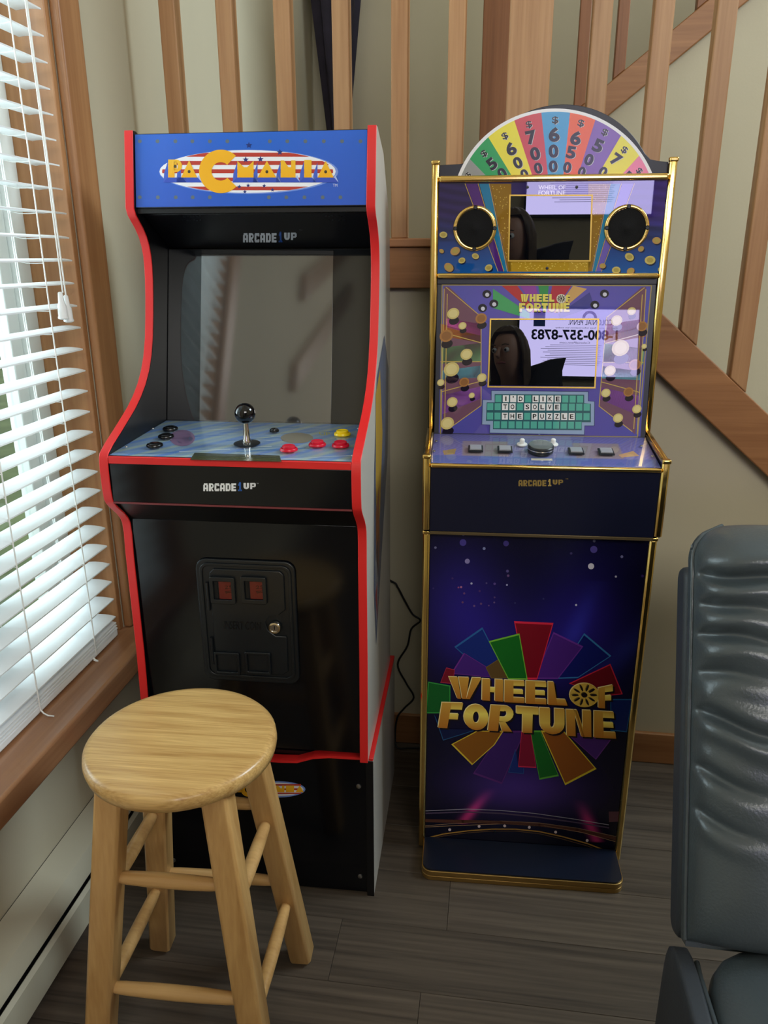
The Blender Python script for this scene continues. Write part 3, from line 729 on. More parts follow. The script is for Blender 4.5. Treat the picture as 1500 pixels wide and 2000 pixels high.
def slabbox(name, mat, h0, h1, parent, y0=DK0, y1=DK1, inset=.001):
    v = []
    for h in (h0, h1):
        for (u, t) in ((-IW+inset, .0004), (IW-inset, .0004), (IW-inset, H_-.002), (-IW+inset, H_-.002)): v.append(dd.p0+dd.u*u+dd.vv*t+dd.n*h)
    return MB().add(v, [(3, 2, 1, 0), (4, 5, 6, 7), (0, 1, 5, 4), (1, 2, 6, 5), (2, 3, 7, 6), (3, 0, 4, 7)]).build(name, mat, parent)
slabbox('acrylic_cover', M['acrylic'], .0022, .0040, ac)
TOPH = .0042
def joystick(px_, py_):
    p = deckpt(px_, py_, TOPH)
    j = MB().lathe([(.025, 0), (.025, .0012), (.0235, .0018), (.003, .0019)], 32, p, ZD).build('joystick', M['black_plastic'], ac, smooth=50)
    MB().lathe([(.0085, .002), (.0085, .006), (.0065, .010), (.0055, .030), (.005, .042)], 16, p, ZD).build('shaft', M['chrome'], j, smooth=50)
    r = .0195; MB().lathe([(r*math.sin(t), .058-r*math.cos(t)) for t in [.08+(3.06-.08)*k/14 for k in range(15)]], 24, p, ZD).build('ball_top', M['ball'], j, smooth=80)
joystick(757, 226)
def button(px_, py_, mat, r=.0165, h=.009):
    p = deckpt(px_, py_, TOPH)
    b = MB().lathe([(r, 0), (r, .002), (r*.93, .004), (r*.80, .0042), (r*.78, .0035)], 24, p, ZD).build('button', mat, ac, smooth=40)
    MB().lathe([(r*.72, .002), (r*.72, h-.001), (r*.64, h), (r*.30, h-.0012), (.0005, h-.0016)], 24, p, ZD).build('plunger', mat, b, smooth=40)
for q in ((961, 258), (1100, 234), (1213, 238)): button(*q, M['btn_red'])
button(1222, 182, M['btn_yellow'])
for q in ((383, 156), (362, 194), (307, 238)): button(*q, M['btn_black'], .0155, .006)
button(890, 166, M['btn_black'], .0095, .006)
for q in ((298, 152), (168, 242), (1274, 286), (1300, 152)):
    p = deckpt(*q, .0042); MB().lathe([(.003, 0), (.0026, .0012), (.001, .0016)], 10, p, ZD).build('screw', M['steel'], ac, smooth=40)
# front box, lower front
MB().box(-IW, IW, -.0605, -.0545, lz(1.0025), lz(1.0160)).build('front_trim', M['red'], ac, bevel=.001)
fb = MB().box(-IW, IW, -.0585, -.048, lz(.930), lz(1.0022)).build('front_fascia', M['black_gloss'], ac, bevel=.0006)
a = Art(ac, (0, -.0585, lz(.93)), (0, 0, 1), (180, 780, 2.5))
logo1up(a, 543, 803, 410, 448, (236, 238, 240), (44, 96, 180), (226, 228, 232))
a.text('TM', [(803, 408), (813, 408), (813, 413), (803, 413)], (190, 192, 196))
a.build('fascia_print', M['print_front'], fb)
MB().box(-IW, IW, -.0592, -.053, lz(.9262), lz(.9296)).build('front_trim', pbr('thin_dull_red_trim', (120, 52, 56), .4), ac)
MB().prism([(-.048, lz(.926)), (.006, lz(.875)), (.016, lz(.875)), (-.040, lz(.9262))], 0, -IW, IW).build('kick_slope', M['black_satin'], ac)
MB().box(-IW, IW, .006, .018, lz(.372)+.0, lz(.8748)).build('front_panel', M['black_gloss'], ac, bevel=.0006)
wv2 = [(-IW, .3635), (-.155, .3635), (IW, .3635)]
MB().box(-IW, IW, .404, .412, .004, lz(1.40)).build('back_panel', M['black_satin'], ac)
MB().box(-IW, IW, .02, .40, .003, .009).build('bottom_panel', M['black_satin'], ac)
# coin door
FYP = .006
CX = -.0015
def rrect(x0, x1, z0, z1, r, n=5):
    out = []
    for cx, cz, a0_ in ((x1-r, z1-r, 0), (x0+r, z1-r, 90), (x0+r, z0+r, 180), (x1-r, z0+r, 270)):
        for k in range(n+1): t = rad(a0_+90*k/n); out.append((cx+r*math.cos(t), cz+r*math.sin(t)))
    return out
cdr = MB().prism(rrect(-.100, .100, lz(.530), lz(.799), .022), 1, FYP-.0055, FYP-.0002).build('coin_door', M['black_plastic'], ac, bevel=.003, seg=3)
def frame(m, o, i, y0, y1):
    n = len(o); v = [(x, y0, z) for x, z in o]+[(x, y0, z) for x, z in i]+[(x, y1, z) for x, z in o]+[(x, y1, z) for x, z in i]
    f = []
    for k in range(n):
        j = (k+1) % n; f += [(k, j, n+j, n+k), (2*n+k, 3*n+k, 3*n+j, 2*n+j), (k, 2*n+k, 2*n+j, j), (n+k, n+j, 3*n+j, 3*n+k)]
    return m.add(v, f)
frame(MB(), rrect(-.092, .092, lz(.540), lz(.791), .018), rrect(-.086, .086, lz(.546), lz(.785), .014), FYP-.0085, FYP-.0056).build('raised_rim', M['black_plastic'], cdr, bevel=.0012)
dpan = [(-.072, lz(.553)), (.068, lz(.553)), (.078, lz(.562)), (.078, lz(.640)), (.056, lz(.640)), (.040, lz(.652)), (.036, lz(.668)), (.046, lz(.684)), (.066, lz(.688)), (.078, lz(.698)), (.078, lz(.772)), (.070, lz(.780)), (-.062, lz(.780)), (-.072, lz(.770))]
MB().prism(dpan, 1, FYP-.0090, FYP-.0056).build('door_leaf', M['black_plastic'], cdr, bevel=.0016)
for zc in (.72, .60): MB().tube([(-.0775, FYP-.0085, lz(zc-.03)), (-.0775, FYP-.0085, lz(zc+.03))], .0032, 10).build('hinge', M['black_plastic'], cdr, smooth=50)
a0c = Art(ac, (0, FYP-.0092, 0), (0, 0, 1), (230, 980, 1500/570))
for cx in (542, 702):
    cu, cz = a0c.px(cx, 452)
    w2, h2 = .0255, .0285
    cb = frame(MB(), rrect(cu-w2, cu+w2, cz-h2, cz+h2, .004, 3), rrect(cu-w2+.0075, cu+w2-.0075, cz-h2+.009, cz+h2-.009, .001, 3), FYP-.0155, FYP-.0092).build('coin_slot', M['black_plastic'], cdr, bevel=.001)
    MB().box(cu-.008, cu+w2-.008, FYP-.0118, FYP-.0094, cz-h2+.0095, cz+h2-.0095).build('coin_window', M['coin_red'], cdr, bevel=.0006)
    MB().box(cu-.0145, cu-.0105, FYP-.0105, FYP-.0094, cz-h2+.010, cz+h2-.010).build('slit', M['dark_gap'], cdr)
    a0c.layer = 1
    g = Art(ac, (0, FYP-.0119, 0), (0, 0, 1), (230, 980, 1500/570))
    for k, t in enumerate(('25', '¢')): g.text(t, [(cx+8, 430+k*24), (cx+46, 430+k*24), (cx+46, 448+k*24), (cx+8, 448+k*24)], (48, 12, 14))
    g.build('coin_window_print', M['print_front'], cdr)
for cx in (565, 723):
    cu, cz = a0c.px(cx, 826); w2, h2 = .0265, .0245
    frame(MB(), rrect(cu-w2, cu+w2, cz-h2, cz+h2, .003, 3), rrect(cu-w2+.005, cu+w2-.005, cz-h2+.005, cz+h2-.005, .002, 3), FYP-.0145, FYP-.0092).build('return_bin', M['black_plastic'], cdr, bevel=.001)
cu, cz = a0c.px(808, 645)
lk = MB().lathe([(.0135, 0), (.0135, .002), (.0115, .005), (.0085, .0055), (.0083, .0035), (.0005, .0035)], 24, (cu, FYP-.0092, cz), (0, -1, 0)).build('lock', M['chrome'], cdr, smooth=40)
MB().box(cu-.0009, cu+.0009, FYP-.0135, FYP-.0128, cz-.004, cz+.004).build('slit', M['dark_gap'], cdr)
a0c.layer = 1
a0c.text('INSERT COIN', [(545, 612), (735, 618), (735, 660), (545, 654)], (18, 21, 25), .012); a0c.build('door_print', M['print_front'], cdr)
# plain coloured streak graphic on the right side panel
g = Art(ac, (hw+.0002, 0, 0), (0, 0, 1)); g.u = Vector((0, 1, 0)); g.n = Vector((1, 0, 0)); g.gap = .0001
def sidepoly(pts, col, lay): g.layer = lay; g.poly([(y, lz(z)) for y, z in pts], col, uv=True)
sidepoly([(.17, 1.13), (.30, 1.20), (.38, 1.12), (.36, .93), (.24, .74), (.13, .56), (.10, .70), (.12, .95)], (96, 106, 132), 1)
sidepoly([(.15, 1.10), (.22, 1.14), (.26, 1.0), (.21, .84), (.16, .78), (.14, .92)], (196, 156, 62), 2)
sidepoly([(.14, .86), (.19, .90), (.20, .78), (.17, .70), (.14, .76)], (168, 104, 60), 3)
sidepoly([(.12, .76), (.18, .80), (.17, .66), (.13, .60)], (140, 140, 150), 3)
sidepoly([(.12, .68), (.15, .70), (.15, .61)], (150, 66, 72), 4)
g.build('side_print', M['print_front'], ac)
# riser print
a = Art(rs, (0, .012, 0), (0, 0, 1), (140, 1300, 1486/520))
a.ell((1140, 690), 165, 46, (120, 150, 225), n=30); a.layer = 2; a.ell((1140, 690), 155, 38, (235, 235, 240), n=30)
a.layer = 3
for y0, y1 in ((660, 670), (684, 694), (708, 716)): a.poly([(1000, y0), (1280, y0), (1280, y1), (1000, y1)], (188, 62, 52))
a.layer = 4; x = 860
for ch in 'PA MANIA':
    if ch != ' ': a.block(PG[ch], [(x, 668), (x+46, 668), (x+46, 706), (x, 706)], YL)
    x += 54 if ch != ' ' else 66
for t0 in range(46, 314, 12):
    p = lambda r, t: (985+r*math.cos(rad(t)), 690-r*math.sin(rad(t))); a.poly([p(40, t0), p(40, t0+12), p(18, t0+12), p(18, t0)], (244, 178, 36))
a.build('riser_print', M['print_front'], rs)

# ================================================================== WHEEL TOPPED MACHINE
WO, WR = (.1055, 1.5318), rad(2.249)
wf = thing('arcade_cabinet', 'tall navy arcade machine with gold rails and a money wheel on top', 'arcade machine', (*WO, 0), WR)
HW = .2375
lowp = [(0, .004), (0, .806)]
upp = [(-.030, .826), (-.030, .978), (.152, .998), (.165, 1.534)]
# side panels
for sgn in (-1, 1):
    x0, x1 = sorted((sgn*HW, sgn*(HW-.0125)))
    MB().prism([(.004, .003), (.004, .815), (-.026, .822), (-.026, .976), (.156, .996), (.169, 1.530), (.22, 1.530), (.355, 1.36), (.355, .003)], 0, x0, x1).build('side_panel', M['navy'], wf, bevel=.0008, seg=1)
    for pts in (lowp, upp):
        m = MB(); c = [Vector((0, *p)) for p in pts]
        w_ = .0075
        for p, q in zip(c[:-1], c[1:]):
            d = (q-p).normalized(); n = Vector((0, d.z, -d.y))*.0052
            xa, xb2 = sgn*(HW+.0012)-w_-(.0), sgn*(HW+.0012)+w_
            if sgn > 0: xa, xb2 = HW-.0138, HW+.0012
            else: xa, xb2 = -HW-.0012, -HW+.0138
            # rounded rail section
            sec = [(xa, .5), (xa, -.35), (xa+.0035, -1), (xb2-.0035, -1), (xb2, -.35), (xb2, .5)]
            v = [Vector((x, 0, 0))+n*(-k)*-1*(-1)+p for x, k in sec]+[Vector((x, 0, 0))+n*k+q for x, k in sec]
            v = [Vector((x, 0, 0))+n*k*(-1)*(-1)+p for x, k in sec]+v[6:]
            m.add(v, [tuple(range(6)), tuple(range(11, 5, -1))]+[(i, (i+1) % 6, 6+(i+1) % 6, 6+i) for i in range(6)])
        m.build('gold_rail', M['gold'], wf, bevel=.0008, seg=2)
    xc = sgn*(HW-.0063)
    for (y, z) in ((-.030, .981), (0, .811), (.166, 1.536)):
        MB().box(xc-.0088, xc+.0088, y-.008, y+.006, z-.005, z+.004).build('rail_cap', M['gold'], wf, bevel=.003, seg=3)
IX = .2235
def wslab(name, mat, y0, z0, y1, z1, th, x0=-IX, x1=IX, bev=.0008):
    d = Vector((y1-y0, z1-z0)).normalized(); n = Vector((d.y, -d.x))
    return MB().prism([(y0, z0), (y1, z1), (y1+n.x*th, z1+n.y*th), (y0+n.x*th, z0+n.y*th)], 0, x0, x1).build(name, mat, wf, bevel=bev)
def wart(y0, z0, y1, z1, crop=None): return Art(wf, (0, y0, z0), (0, y1-y0, z1-z0), crop), math.hypot(y1-y0, z1-z0)
def goldbar(name, y, z, h, d, x0=-IX, x1=IX): return MB().box(x0, x1, y-d, y+.002, z-h/2, z+h/2).build(name, M['gold'], wf, bevel=min(h, d)*.38, seg=3)
# ---- wheel topper
TY = .172
a = Art(wf, (0, TY, 0), (0, 0, 1), (820, 190, 1500/530))
top = a
cu, cv = a.px(750, 640); Rk = (a.px(750, 40)[1]-cv)
topo = [(-IX, 1.50), (IX, 1.50), (IX, 1.532)]
e1 = a.px(1290, 355); e0 = a.px(215, 365)
xr = math.sqrt(max(0, Rk**2-(1.548-cv)**2))
topo += [(cu+xr+.030, 1.5335), (cu+xr+.012, 1.537)]
ang0 = math.atan2(1.548-cv, xr)
for k in range(41):
    t = ang0+(math.pi-2*ang0)*k/40; topo.append((cu+Rk*math.cos(t), cv+Rk*math.sin(t)))
topo += [(cu-xr-.012, 1.537), (cu-xr-.030, 1.5335), (-IX, 1.532)]
tp = MB().prism(topo, 1, TY, TY+.012).build('wheel_topper', M['navy_edge'], wf, bevel=.001)
wcx, wcy = 750, 640; Rw, Rc = 578, 560
def ringpt(r, t): return (wcx+r*math.cos(t), wcy-r*math.sin(t))
WEND = 470
n = 60; tt = [rad(14+(166-14)*k/n) for k in range(n+1)]
a.layer = 1
for t0, t1 in zip(tt[:-1], tt[1:]):
    a.poly([ringpt(Rw, t0), ringpt(Rw, t1), ringpt(Rc-6, t1), ringpt(Rc-6, t0)], (240, 240, 244))
SEG = [((150, 400), (275, 340), (150, 152, 152)), ((275, 340), (385, 232), (42, 160, 92)), ((385, 232), (527, 143), (238, 224, 58)), ((527, 143), (672, 92), (208, 74, 84)), ((672, 92), (830, 88), (70, 160, 216)), ((830, 88), (970, 125), (238, 100, 52)), ((970, 125), (1110, 215), (132, 96, 184)), ((1110, 215), (1215, 320), (238, 226, 60)), ((1215, 320), (1330, 400), (240, 134, 172))]
VC = (750, 830)
def onring(p):
    d = Vector((p[0]-VC[0], p[1]-VC[1])).normalized(); o = Vector((VC[0]-wcx, VC[1]-wcy)); b = o.dot(d); c = o.length_squared-Rc**2
    t = -b+math.sqrt(b*b-c); return Vector(VC)+d*t
a.layer = 2
def cutlow(P):   # keep the part above the gold bar
    out = []
    for i in range(len(P)):
        p, q = P[i], P[(i+1) % len(P)]
        if p[1] <= WEND: out.append(p)
        if (p[1] <= WEND) != (q[1] <= WEND):
            t = (WEND-p[1])/(q[1]-p[1]); out.append((p[0]+t*(q[0]-p[0]), WEND))
    return out
for p, q, c in SEG:
    pa, qa = onring(p), onring(q); t0 = math.atan2(wcy-pa.y, pa.x-wcx); t1 = math.atan2(wcy-qa.y, qa.x-wcx)
    P = [VC]+[ringpt(Rc, t0+(t1-t0)*k/10) for k in range(11)]
    P = cutlow(P)
    if len(P) > 2: a.poly(P, c)
a.layer = 3
DG = [('$', 355, 312, 40), ('5', 398, 368, 66), ('0', 455, 420, 62), ('$', 268, 432, 34), ('$', 470, 215, 42), ('6', 503, 285, 74), ('0', 541, 362, 66), ('0', 578, 425, 56), ('$', 603, 152, 42), ('7', 616, 222, 78), ('0', 637, 312, 74), ('0', 654, 392, 62), ('$', 748, 128, 44), ('6', 742, 206, 82), ('0', 739, 298, 74), ('0', 737, 382, 66), ('$', 890, 145, 44), ('6', 862, 225, 80), ('5', 836, 305, 70), ('0', 815, 388, 62), ('$', 1022, 195, 42), ('5', 985, 268, 74), ('0', 935, 345, 66), ('0', 895, 412, 56), ('$', 1130, 292, 42), ('7', 1085, 345, 70), ('0', 1012, 412, 58), ('$', 1212, 408, 38), ('5', 1150, 432, 50)]
for ch, x, y, h in DG:
    d = Vector((x-VC[0], y-VC[1])).normalized(); r_ = Vector((-d.y, d.x)); hh = h/2; wv = h*(.37 if ch != '$' else .40)
    c = Vector((x, y))
    for off, col, bo in (((3, 2), (206, 206, 210), .045 if ch != '$' else .016), ((0, 0), (22, 20, 28), .045 if ch != '$' else .016)):
        o_ = Vector(off)
        a.text(ch, [tuple(c+o_+d*hh-r_*wv), tuple(c+o_+d*hh+r_*wv), tuple(c+o_-d*hh+r_*wv), tuple(c+o_-d*hh-r_*wv)], col, bo, lay=3 if off[0] else 4)
a.build('wheel_print', M['print_front'], tp)
goldbar('gold_bar', .164, 1.5045, .0125, .012)
goldbar('gold_bar', .164, 1.3195, .0105, .010)
# ---- upper speaker panel
UP0, UP1 = (.160, 1.3215), (.1610, 1.502)
up = wslab('upper_panel', M['navy'], *UP0, *UP1, .010)
a, H_ = wart(*UP0, *UP1, (820, 190, 1500/530))
def upc(s, t):
    k = max(0, min(1, (1-t-.35)/.65)); e = abs(s-.5)*2
    base = np.array((52, 40, 104))*(1-k)+np.array((22, 92, 172))*k
    wv = .5+.5*math.sin(t*60+s*9+2*math.sin(s*12))
    return tuple(base*(.75+.25*wv if e > .55 and t > .35 else 1.0)+np.array((14, 6, 30))*(1 if s > .5 and t > .5 else 0))
a.field(-IX+.0005, IX-.0005, 0.0008, H_-.0008, 60, 40, upc)
mir = lambda P: [(1436-x, y) for x, y in P]
a.layer = 1
for P, c in (([(255, 478), (318, 478), (462, 962), (436, 962)], (84, 44, 128)), ([(328, 478), (382, 478), (482, 962), (466, 962)], (40, 128, 176)), ([(388, 478), (505, 478), (505, 962), (488, 962)], (150, 112, 42))):
    a.poly(P, c); a.poly(mir(P), c if c[2] != 128 else (112, 96, 190))
a.poly([(488, 905), (948, 905), (930, 964), (492, 964)], (186, 150, 44))
a.layer = 2
for x0, x1 in ((250, 432), (322, 464), (384, 484)):
    for m_ in (0, 1):
        P = [(x0, 478), (x1, 962)]; P = mir(P) if m_ else P; a.line(P, .0012, (206, 172, 84))
rg = random.Random(11)
for k in range(160):
    x = rg.uniform(395, 500); y = rg.uniform(480, 900)
    if x > 388+(y-478)*.2: a.ell((x if k % 2 else 1436-x, y), 3, 3, (214, 180, 90), n=5)
for k in range(60): a.ell((rg.uniform(500, 935), rg.uniform(912, 958)), 4, 3, (226, 198, 92), n=5)
a.layer = 3
for x, y, r in ((130, 760, 22), (195, 850, 28), (232, 902, 20), (160, 940, 28), (380, 942, 22), (120, 850, 14), (307, 878, 20), (1308, 792, 24), (1272, 900, 30), (1222, 838, 18), (1158, 882, 26), (1010, 932, 18), (1085, 955, 24), (1165, 960, 22), (1330, 950, 16)):
    a.ell((x+4, y+5), r, r*.9, (20, 34, 70), rg.uniform(-.5, .5), 14); a.ell((x, y), r, r*.8, (206, 190, 112) if k % 2 else (190, 150, 90), rg.uniform(-.7, .7), 14, lay=4); a.ell((x, y), r*.62, r*.48, (180, 160, 86), 0, 12, lay=5); k += 1
GT = (226, 222, 240)
def wlogo(a, quad1, quad2, col, b=.03, lay=None):
    pass
a.layer = 4
a.text('WHEEL OF', [(655, 486), (805, 486), (805, 510), (655, 510)], GT, .02); a.text('FORTUNE', [(655, 516), (805, 516), (805, 542), (655, 542)], GT, .02)
a.build('upper_panel_print', M['print_gloss'], up)
def on_art(a, name, mat, pts, d0, d1, parent, bev=0):
    q = [a.px(*p) for p in pts]; v = [a.p0+a.u*u+a.vv*t+a.n*d for d in (d0, d1) for u, t in q]; n = len(q)
    return MB().add(v, [tuple(range(n)), tuple(range(n, 2*n))]+[(i, (i+1) % n, n+(i+1) % n, n+i) for i in range(n)]).build(name, mat, parent, bevel=bev)
def rect_frame(a, name, mat, P, w_, d0, d1, parent):
    q = [a.px(*p) for p in P]; cx = sum(p[0] for p in q)/4; cy_ = sum(p[1] for p in q)/4
    i_ = [(p[0]+(w_ if p[0] < cx else -w_), p[1]+(w_ if p[1] < cy_ else -w_)) for p in q]
    v = [a.p0+a.u*u+a.vv*t+a.n*d for d in (d0, d1) for lst in (q, i_) for u, t in lst]; f = []
    for k in range(4):
        j = (k+1) % 4; f += [(8+k, 8+j, 12+j, 12+k), (k, 4+k, 4+j, j), (k, j, 8+j, 8+k), (4+k, 12+k, 12+j, 4+j)]
    return MB().add(v, f).build(name, mat, parent)
on_art(a, 'upper_screen', M['lcd_dark'], [(500, 546), (950, 546), (935, 900), (494, 900)], .0003, .0016, wf)
rect_frame(a, 'screen_frame', pbr('printed_gold', (214, 176, 72), .3, .4), [(494, 538), (956, 538), (943, 908), (486, 908)], .0028, .0003, .0019, wf)
for cx, cy_ in ((304, 725), (1142, 722)):
    u, t = a.px(cx, cy_); p = a.p0+a.u*u+a.vv*t; N3 = tuple(a.n)
    R1 = .0440
    sp = MB().lathe([(R1, .0005), (R1, .003), (R1*.985, .0050), (R1*.95, .0064), (R1*.86, .0066), (R1*.835, .0056), (R1*.825, .0012)], 40, p, N3).build('speaker', M['gold'], wf, smooth=50)
    MB().lathe([(R1*.824, .0012), (R1*.82, .0046), (R1*.5, .0052), (R1*.16, .0056), (R1*.12, .0064), (.0005, .0066)], 32, p, N3).build('speaker_grille', M['mesh_black'], sp, smooth=50)
    for k in range(4):
        t2 = math.pi/2*k; q = p+a.u*R1*.90*math.cos(t2)+a.vv*R1*.90*math.sin(t2)+a.n*.0066
        MB().lathe([(.0044, -.0012), (.0042, .0012), (.0038, .0016), (.0030, .0006), (.0005, .0006)], 14, q, N3).build('screw', M['black_plastic'], sp, smooth=50)
for x, y in ((595, 497), (867, 497), (703, 945)):
    u, t = a.px(x, y); MB().lathe([(.0030, .0004), (.0028, .0014), (.0005, .0016)], 12, a.p0+a.u*u+a.vv*t, tuple(a.n)).build('screw', M['black_plastic'], wf, smooth=50)
# ---- main screen bezel, leaning back
LB0, LB1 = (.124, .986), (.167, 1.3125)
lb = wslab('main_bezel', M['navy_edge'], *LB0, *LB1, .010)
a, H_ = wart(*LB0, *LB1, (820, 520, 1500/510))
u0, v1 = a.px(128, 108); u1, v0 = a.px(1252, 978); uu = (a.px(1330, 112)[0]); ul = a.px(118, 970)[0]
a.field(max(min(u0, ul), -IX+.006), min(max(u1, uu), IX-.006), v0, v1, 40, 40, lambda s, t: (80+14*math.sin(3*s)+10*t, 82+10*t, 168+20*t))
A1, A2 = a.px(128, 108), a.px(1335, 112); A3, A4 = a.px(1258, 980), a.px(118, 968)
a.layer = 1
mr = lambda P: [(1440-x-(y-110)*.085, y+4) for x, y in P]
L1 = [([(140, 116), (165, 116), (352, 290), (352, 800), (130, 962)], (118, 82, 104)), ([(120, 330), (350, 395), (350, 440), (120, 400)], (176, 104, 60)), ([(120, 470), (350, 440), (350, 545), (120, 560)], (120, 160, 120)), ([(130, 600), (352, 570), (352, 640), (130, 650)], (110, 168, 190)), ([(150, 300), (345, 330), (350, 400), (150, 350)], (206, 92, 170)), ([(130, 740), (352, 690), (352, 760), (130, 850)], (150, 92, 180))]
for P, c in L1: a.poly(P, c); a.layer += 0; a.poly(mr(P), c)
a.layer = 2
for P in ([(150, 120), (352, 290)], [(128, 720), (352, 660)], [(150, 945), (352, 800)], [(120, 548), (352, 548)], [(130, 380), (352, 440)], [(352, 290), (352, 800)], [(140, 130), (120, 960)], [(158, 160), (142, 930)]):
    a.line(P, .0016, (204, 176, 96)); a.line(mr(P), .0016, (204, 176, 96))
a.line([(128, 108), (1330, 112), (1250, 980), (118, 968)], .0022, (168, 150, 100), closed=True)
# rays behind the title
RC = (720, 330); RAY = [(420, 130, 420, 240, (78, 168, 110)), (470, 112, 560, 112, (190, 60, 70)), (575, 112, 665, 112, (150, 70, 170)), (680, 112, 740, 112, (60, 150, 90)), (760, 112, 870, 112, (186, 52, 76)), (880, 112, 960, 130, (214, 170, 110)), (975, 150, 1000, 230, (70, 70, 150))]
a.layer = 3
for x0, y0, x1, y1, c in RAY: a.poly([(x0, y0), (x1, y1), (RC[0]+(x1-RC[0])*.3, RC[1]+(y1-RC[1])*.3), (RC[0]+(x0-RC[0])*.3, RC[1]+(y0-RC[1])*.3)], c)
def wof(a, q, colf, lay, wheelcol, gx=None):
    """the two-line title; q gives letter quads"""
    for ch, P in q:
        if ch == 'o':
            c, rx, ry = P; a.ell(c, rx, ry, wheelcol, n=28, lay=lay)
            for k in range(10):
                t = 2*math.pi*k/10; a.ell((c[0]+rx*.62*math.cos(t), c[1]+ry*.62*math.sin(t)), rx*.24, ry*.085, (34, 26, 30), math.atan2(ry*math.sin(t), rx*math.cos(t)), 10, lay=lay+1)
            a.ell(c, rx*.2, ry*.2, (34, 26, 30), n=12, lay=lay+1)
        else: a.block(GL[ch.upper()], P, colf, lay)
def row_quads(s, x0, x1, y0, y1, widths, gap, slant=0.0, dy=0.0):
    tot = sum(widths)+gap*(len(s)-1); x = x0; out = []; k = (x1-x0)/tot
    for ch, w_ in zip(s, widths):
        a_, b_ = x, x+w_*k; ya = dy*(a_-x0)/(x1-x0); yb = dy*(b_-x0)/(x1-x0)
        out.append((ch, [(a_, y0+ya), (b_, y0+yb), (b_-slant, y1+yb), (a_-slant, y1+ya)])); x = b_+gap*k
    return out
q = row_quads('WHEEL', 580, 772, 160, 204, (1.35, 1, .95, .95, .85), .12)+[('o', ((812, 184), 27, 24)), ('F', [(840, 166), (862, 166), (862, 206), (840, 206)])]+row_quads('FORTUNE', 570, 860, 212, 262, (1, 1.2, 1.1, 1, 1.1, 1.1, 1), .12)
a.layer = 5
for off, col, ly in ((5, (46, 40, 60), 5), (0, (236, 222, 110), 6)):
    wof(a, [(c_, ((P[0][0], P[0][1]+off), P[1], P[2])) if c_ == 'o' else (c_, [(x, y+off) for x, y in P]) for c_, P in q], col, ly, (220, 216, 200))
# studio lamps
for x, y in ((385, 160), (425, 215), (1060, 158), (1005, 222), (360, 240)):
    a.ell((x, y), 26, 24, (34, 34, 56), n=12, lay=4); a.ell((x+2, y+4), 12, 12, (214, 214, 232), n=10, lay=5)
# coins with shadows
COINS = [(192, 272, 36, 0), (245, 342, 24, 0), (152, 400, 40, 1), (268, 506, 36, 0), (182, 592, 46, 0), (120, 668, 22, 0), (255, 666, 30, 1), (356, 640, 28, 0), (186, 780, 32, 0), (298, 742, 18, 0), (158, 902, 40, 0), (352, 300, 34, 1), (1216, 258, 26, 0), (1130, 312, 34, 0), (1276, 345, 32, 1), (1152, 470, 52, 0), (1234, 566, 36, 1), (1092, 600, 34, 0), (1068, 728, 28, 0), (1198, 722, 30, 1), (1138, 872, 30, 0), (1246, 820, 28, 0), (1288, 460, 16, 0)]
for x, y, r, k in COINS:
    a.ell((x+4, y+r*1.15), r*.85, r*.62, (34, 28, 46), -.3, 14, lay=4)
    a.ell((x, y), r, r*.86, (214, 196, 128) if not k else (176, 124, 74), -.5, 16, lay=5); a.ell((x, y), r*.72, r*.62, (226, 212, 150) if not k else (150, 104, 66), -.5, 14, lay=6)
# puzzle board
a.layer = 5
pb = [(412, 716), (965, 722), (965, 775), (1002, 778), (1000, 915), (945, 915), (943, 966), (402, 956), (404, 910), (358, 908), (362, 768), (412, 770)]
a.poly([(c[0]+(c[0]-682)*.012, c[1]+(c[1]-840)*.03) for c in pb], (62, 70, 120)); a.poly(pb, (150, 172, 206), lay=6)
a.poly([(430, 734), (944, 738), (944, 786), (982, 790), (982, 896), (930, 896), (930, 942), (420, 936), (420, 888), (380, 888), (384, 782), (430, 782)], (58, 100, 110), lay=7)
ROWS = [(434, 742, " I'D LIKE   "), (387, 788, '  TO SOLVE    '), (386, 842, '  THE PUZZLE  '), (424, 892, '            ')]
FIRST = {0: ' ', }
for x0, y0, s_ in ROWS:
    for k, ch in enumerate(s_):
        x = x0+42.6*k; y = y0+.006*(x-680)
        a.poly([(x, y), (x+35, y), (x+34.5, y+40), (x-.5, y+40)], (240, 240, 242) if ch != ' ' else (92, 178, 164), lay=8)
        if ch != ' ':
            if ch == "'": a.poly([(x+14, y+5), (x+21, y+5), (x+19, y+15), (x+15, y+15)], (30, 30, 34), lay=9)
            elif ch == 'I': a.poly([(x+14, y+7), (x+21, y+7), (x+21, y+33), (x+14, y+33)], (30, 30, 34), lay=9)
            else: a.text(ch, [(x+7, y+7), (x+28, y+7), (x+28, y+33), (x+7, y+33)], (30, 30, 34), .02, lay=9)
a.build('main_bezel_print', M['print_gloss'], lb)
on_art(a, 'main_screen', M['lcd_dark'], [(410, 310), (1022, 310), (1000, 690), (398, 684)], .0017, .0026, wf)
rect_frame(a, 'screen_frame', bpy.data.materials['printed_gold'], [(402, 300), (1030, 300), (1008, 702), (388, 696)], .0030, .0014, .0029, wf)
for sgn in (-1, 1): pass
wslab('bezel_surround', M['navy_edge'], LB1[0]-.004, LB1[1]-.010, LB1[0]-.003, LB1[1]+.003, .006)
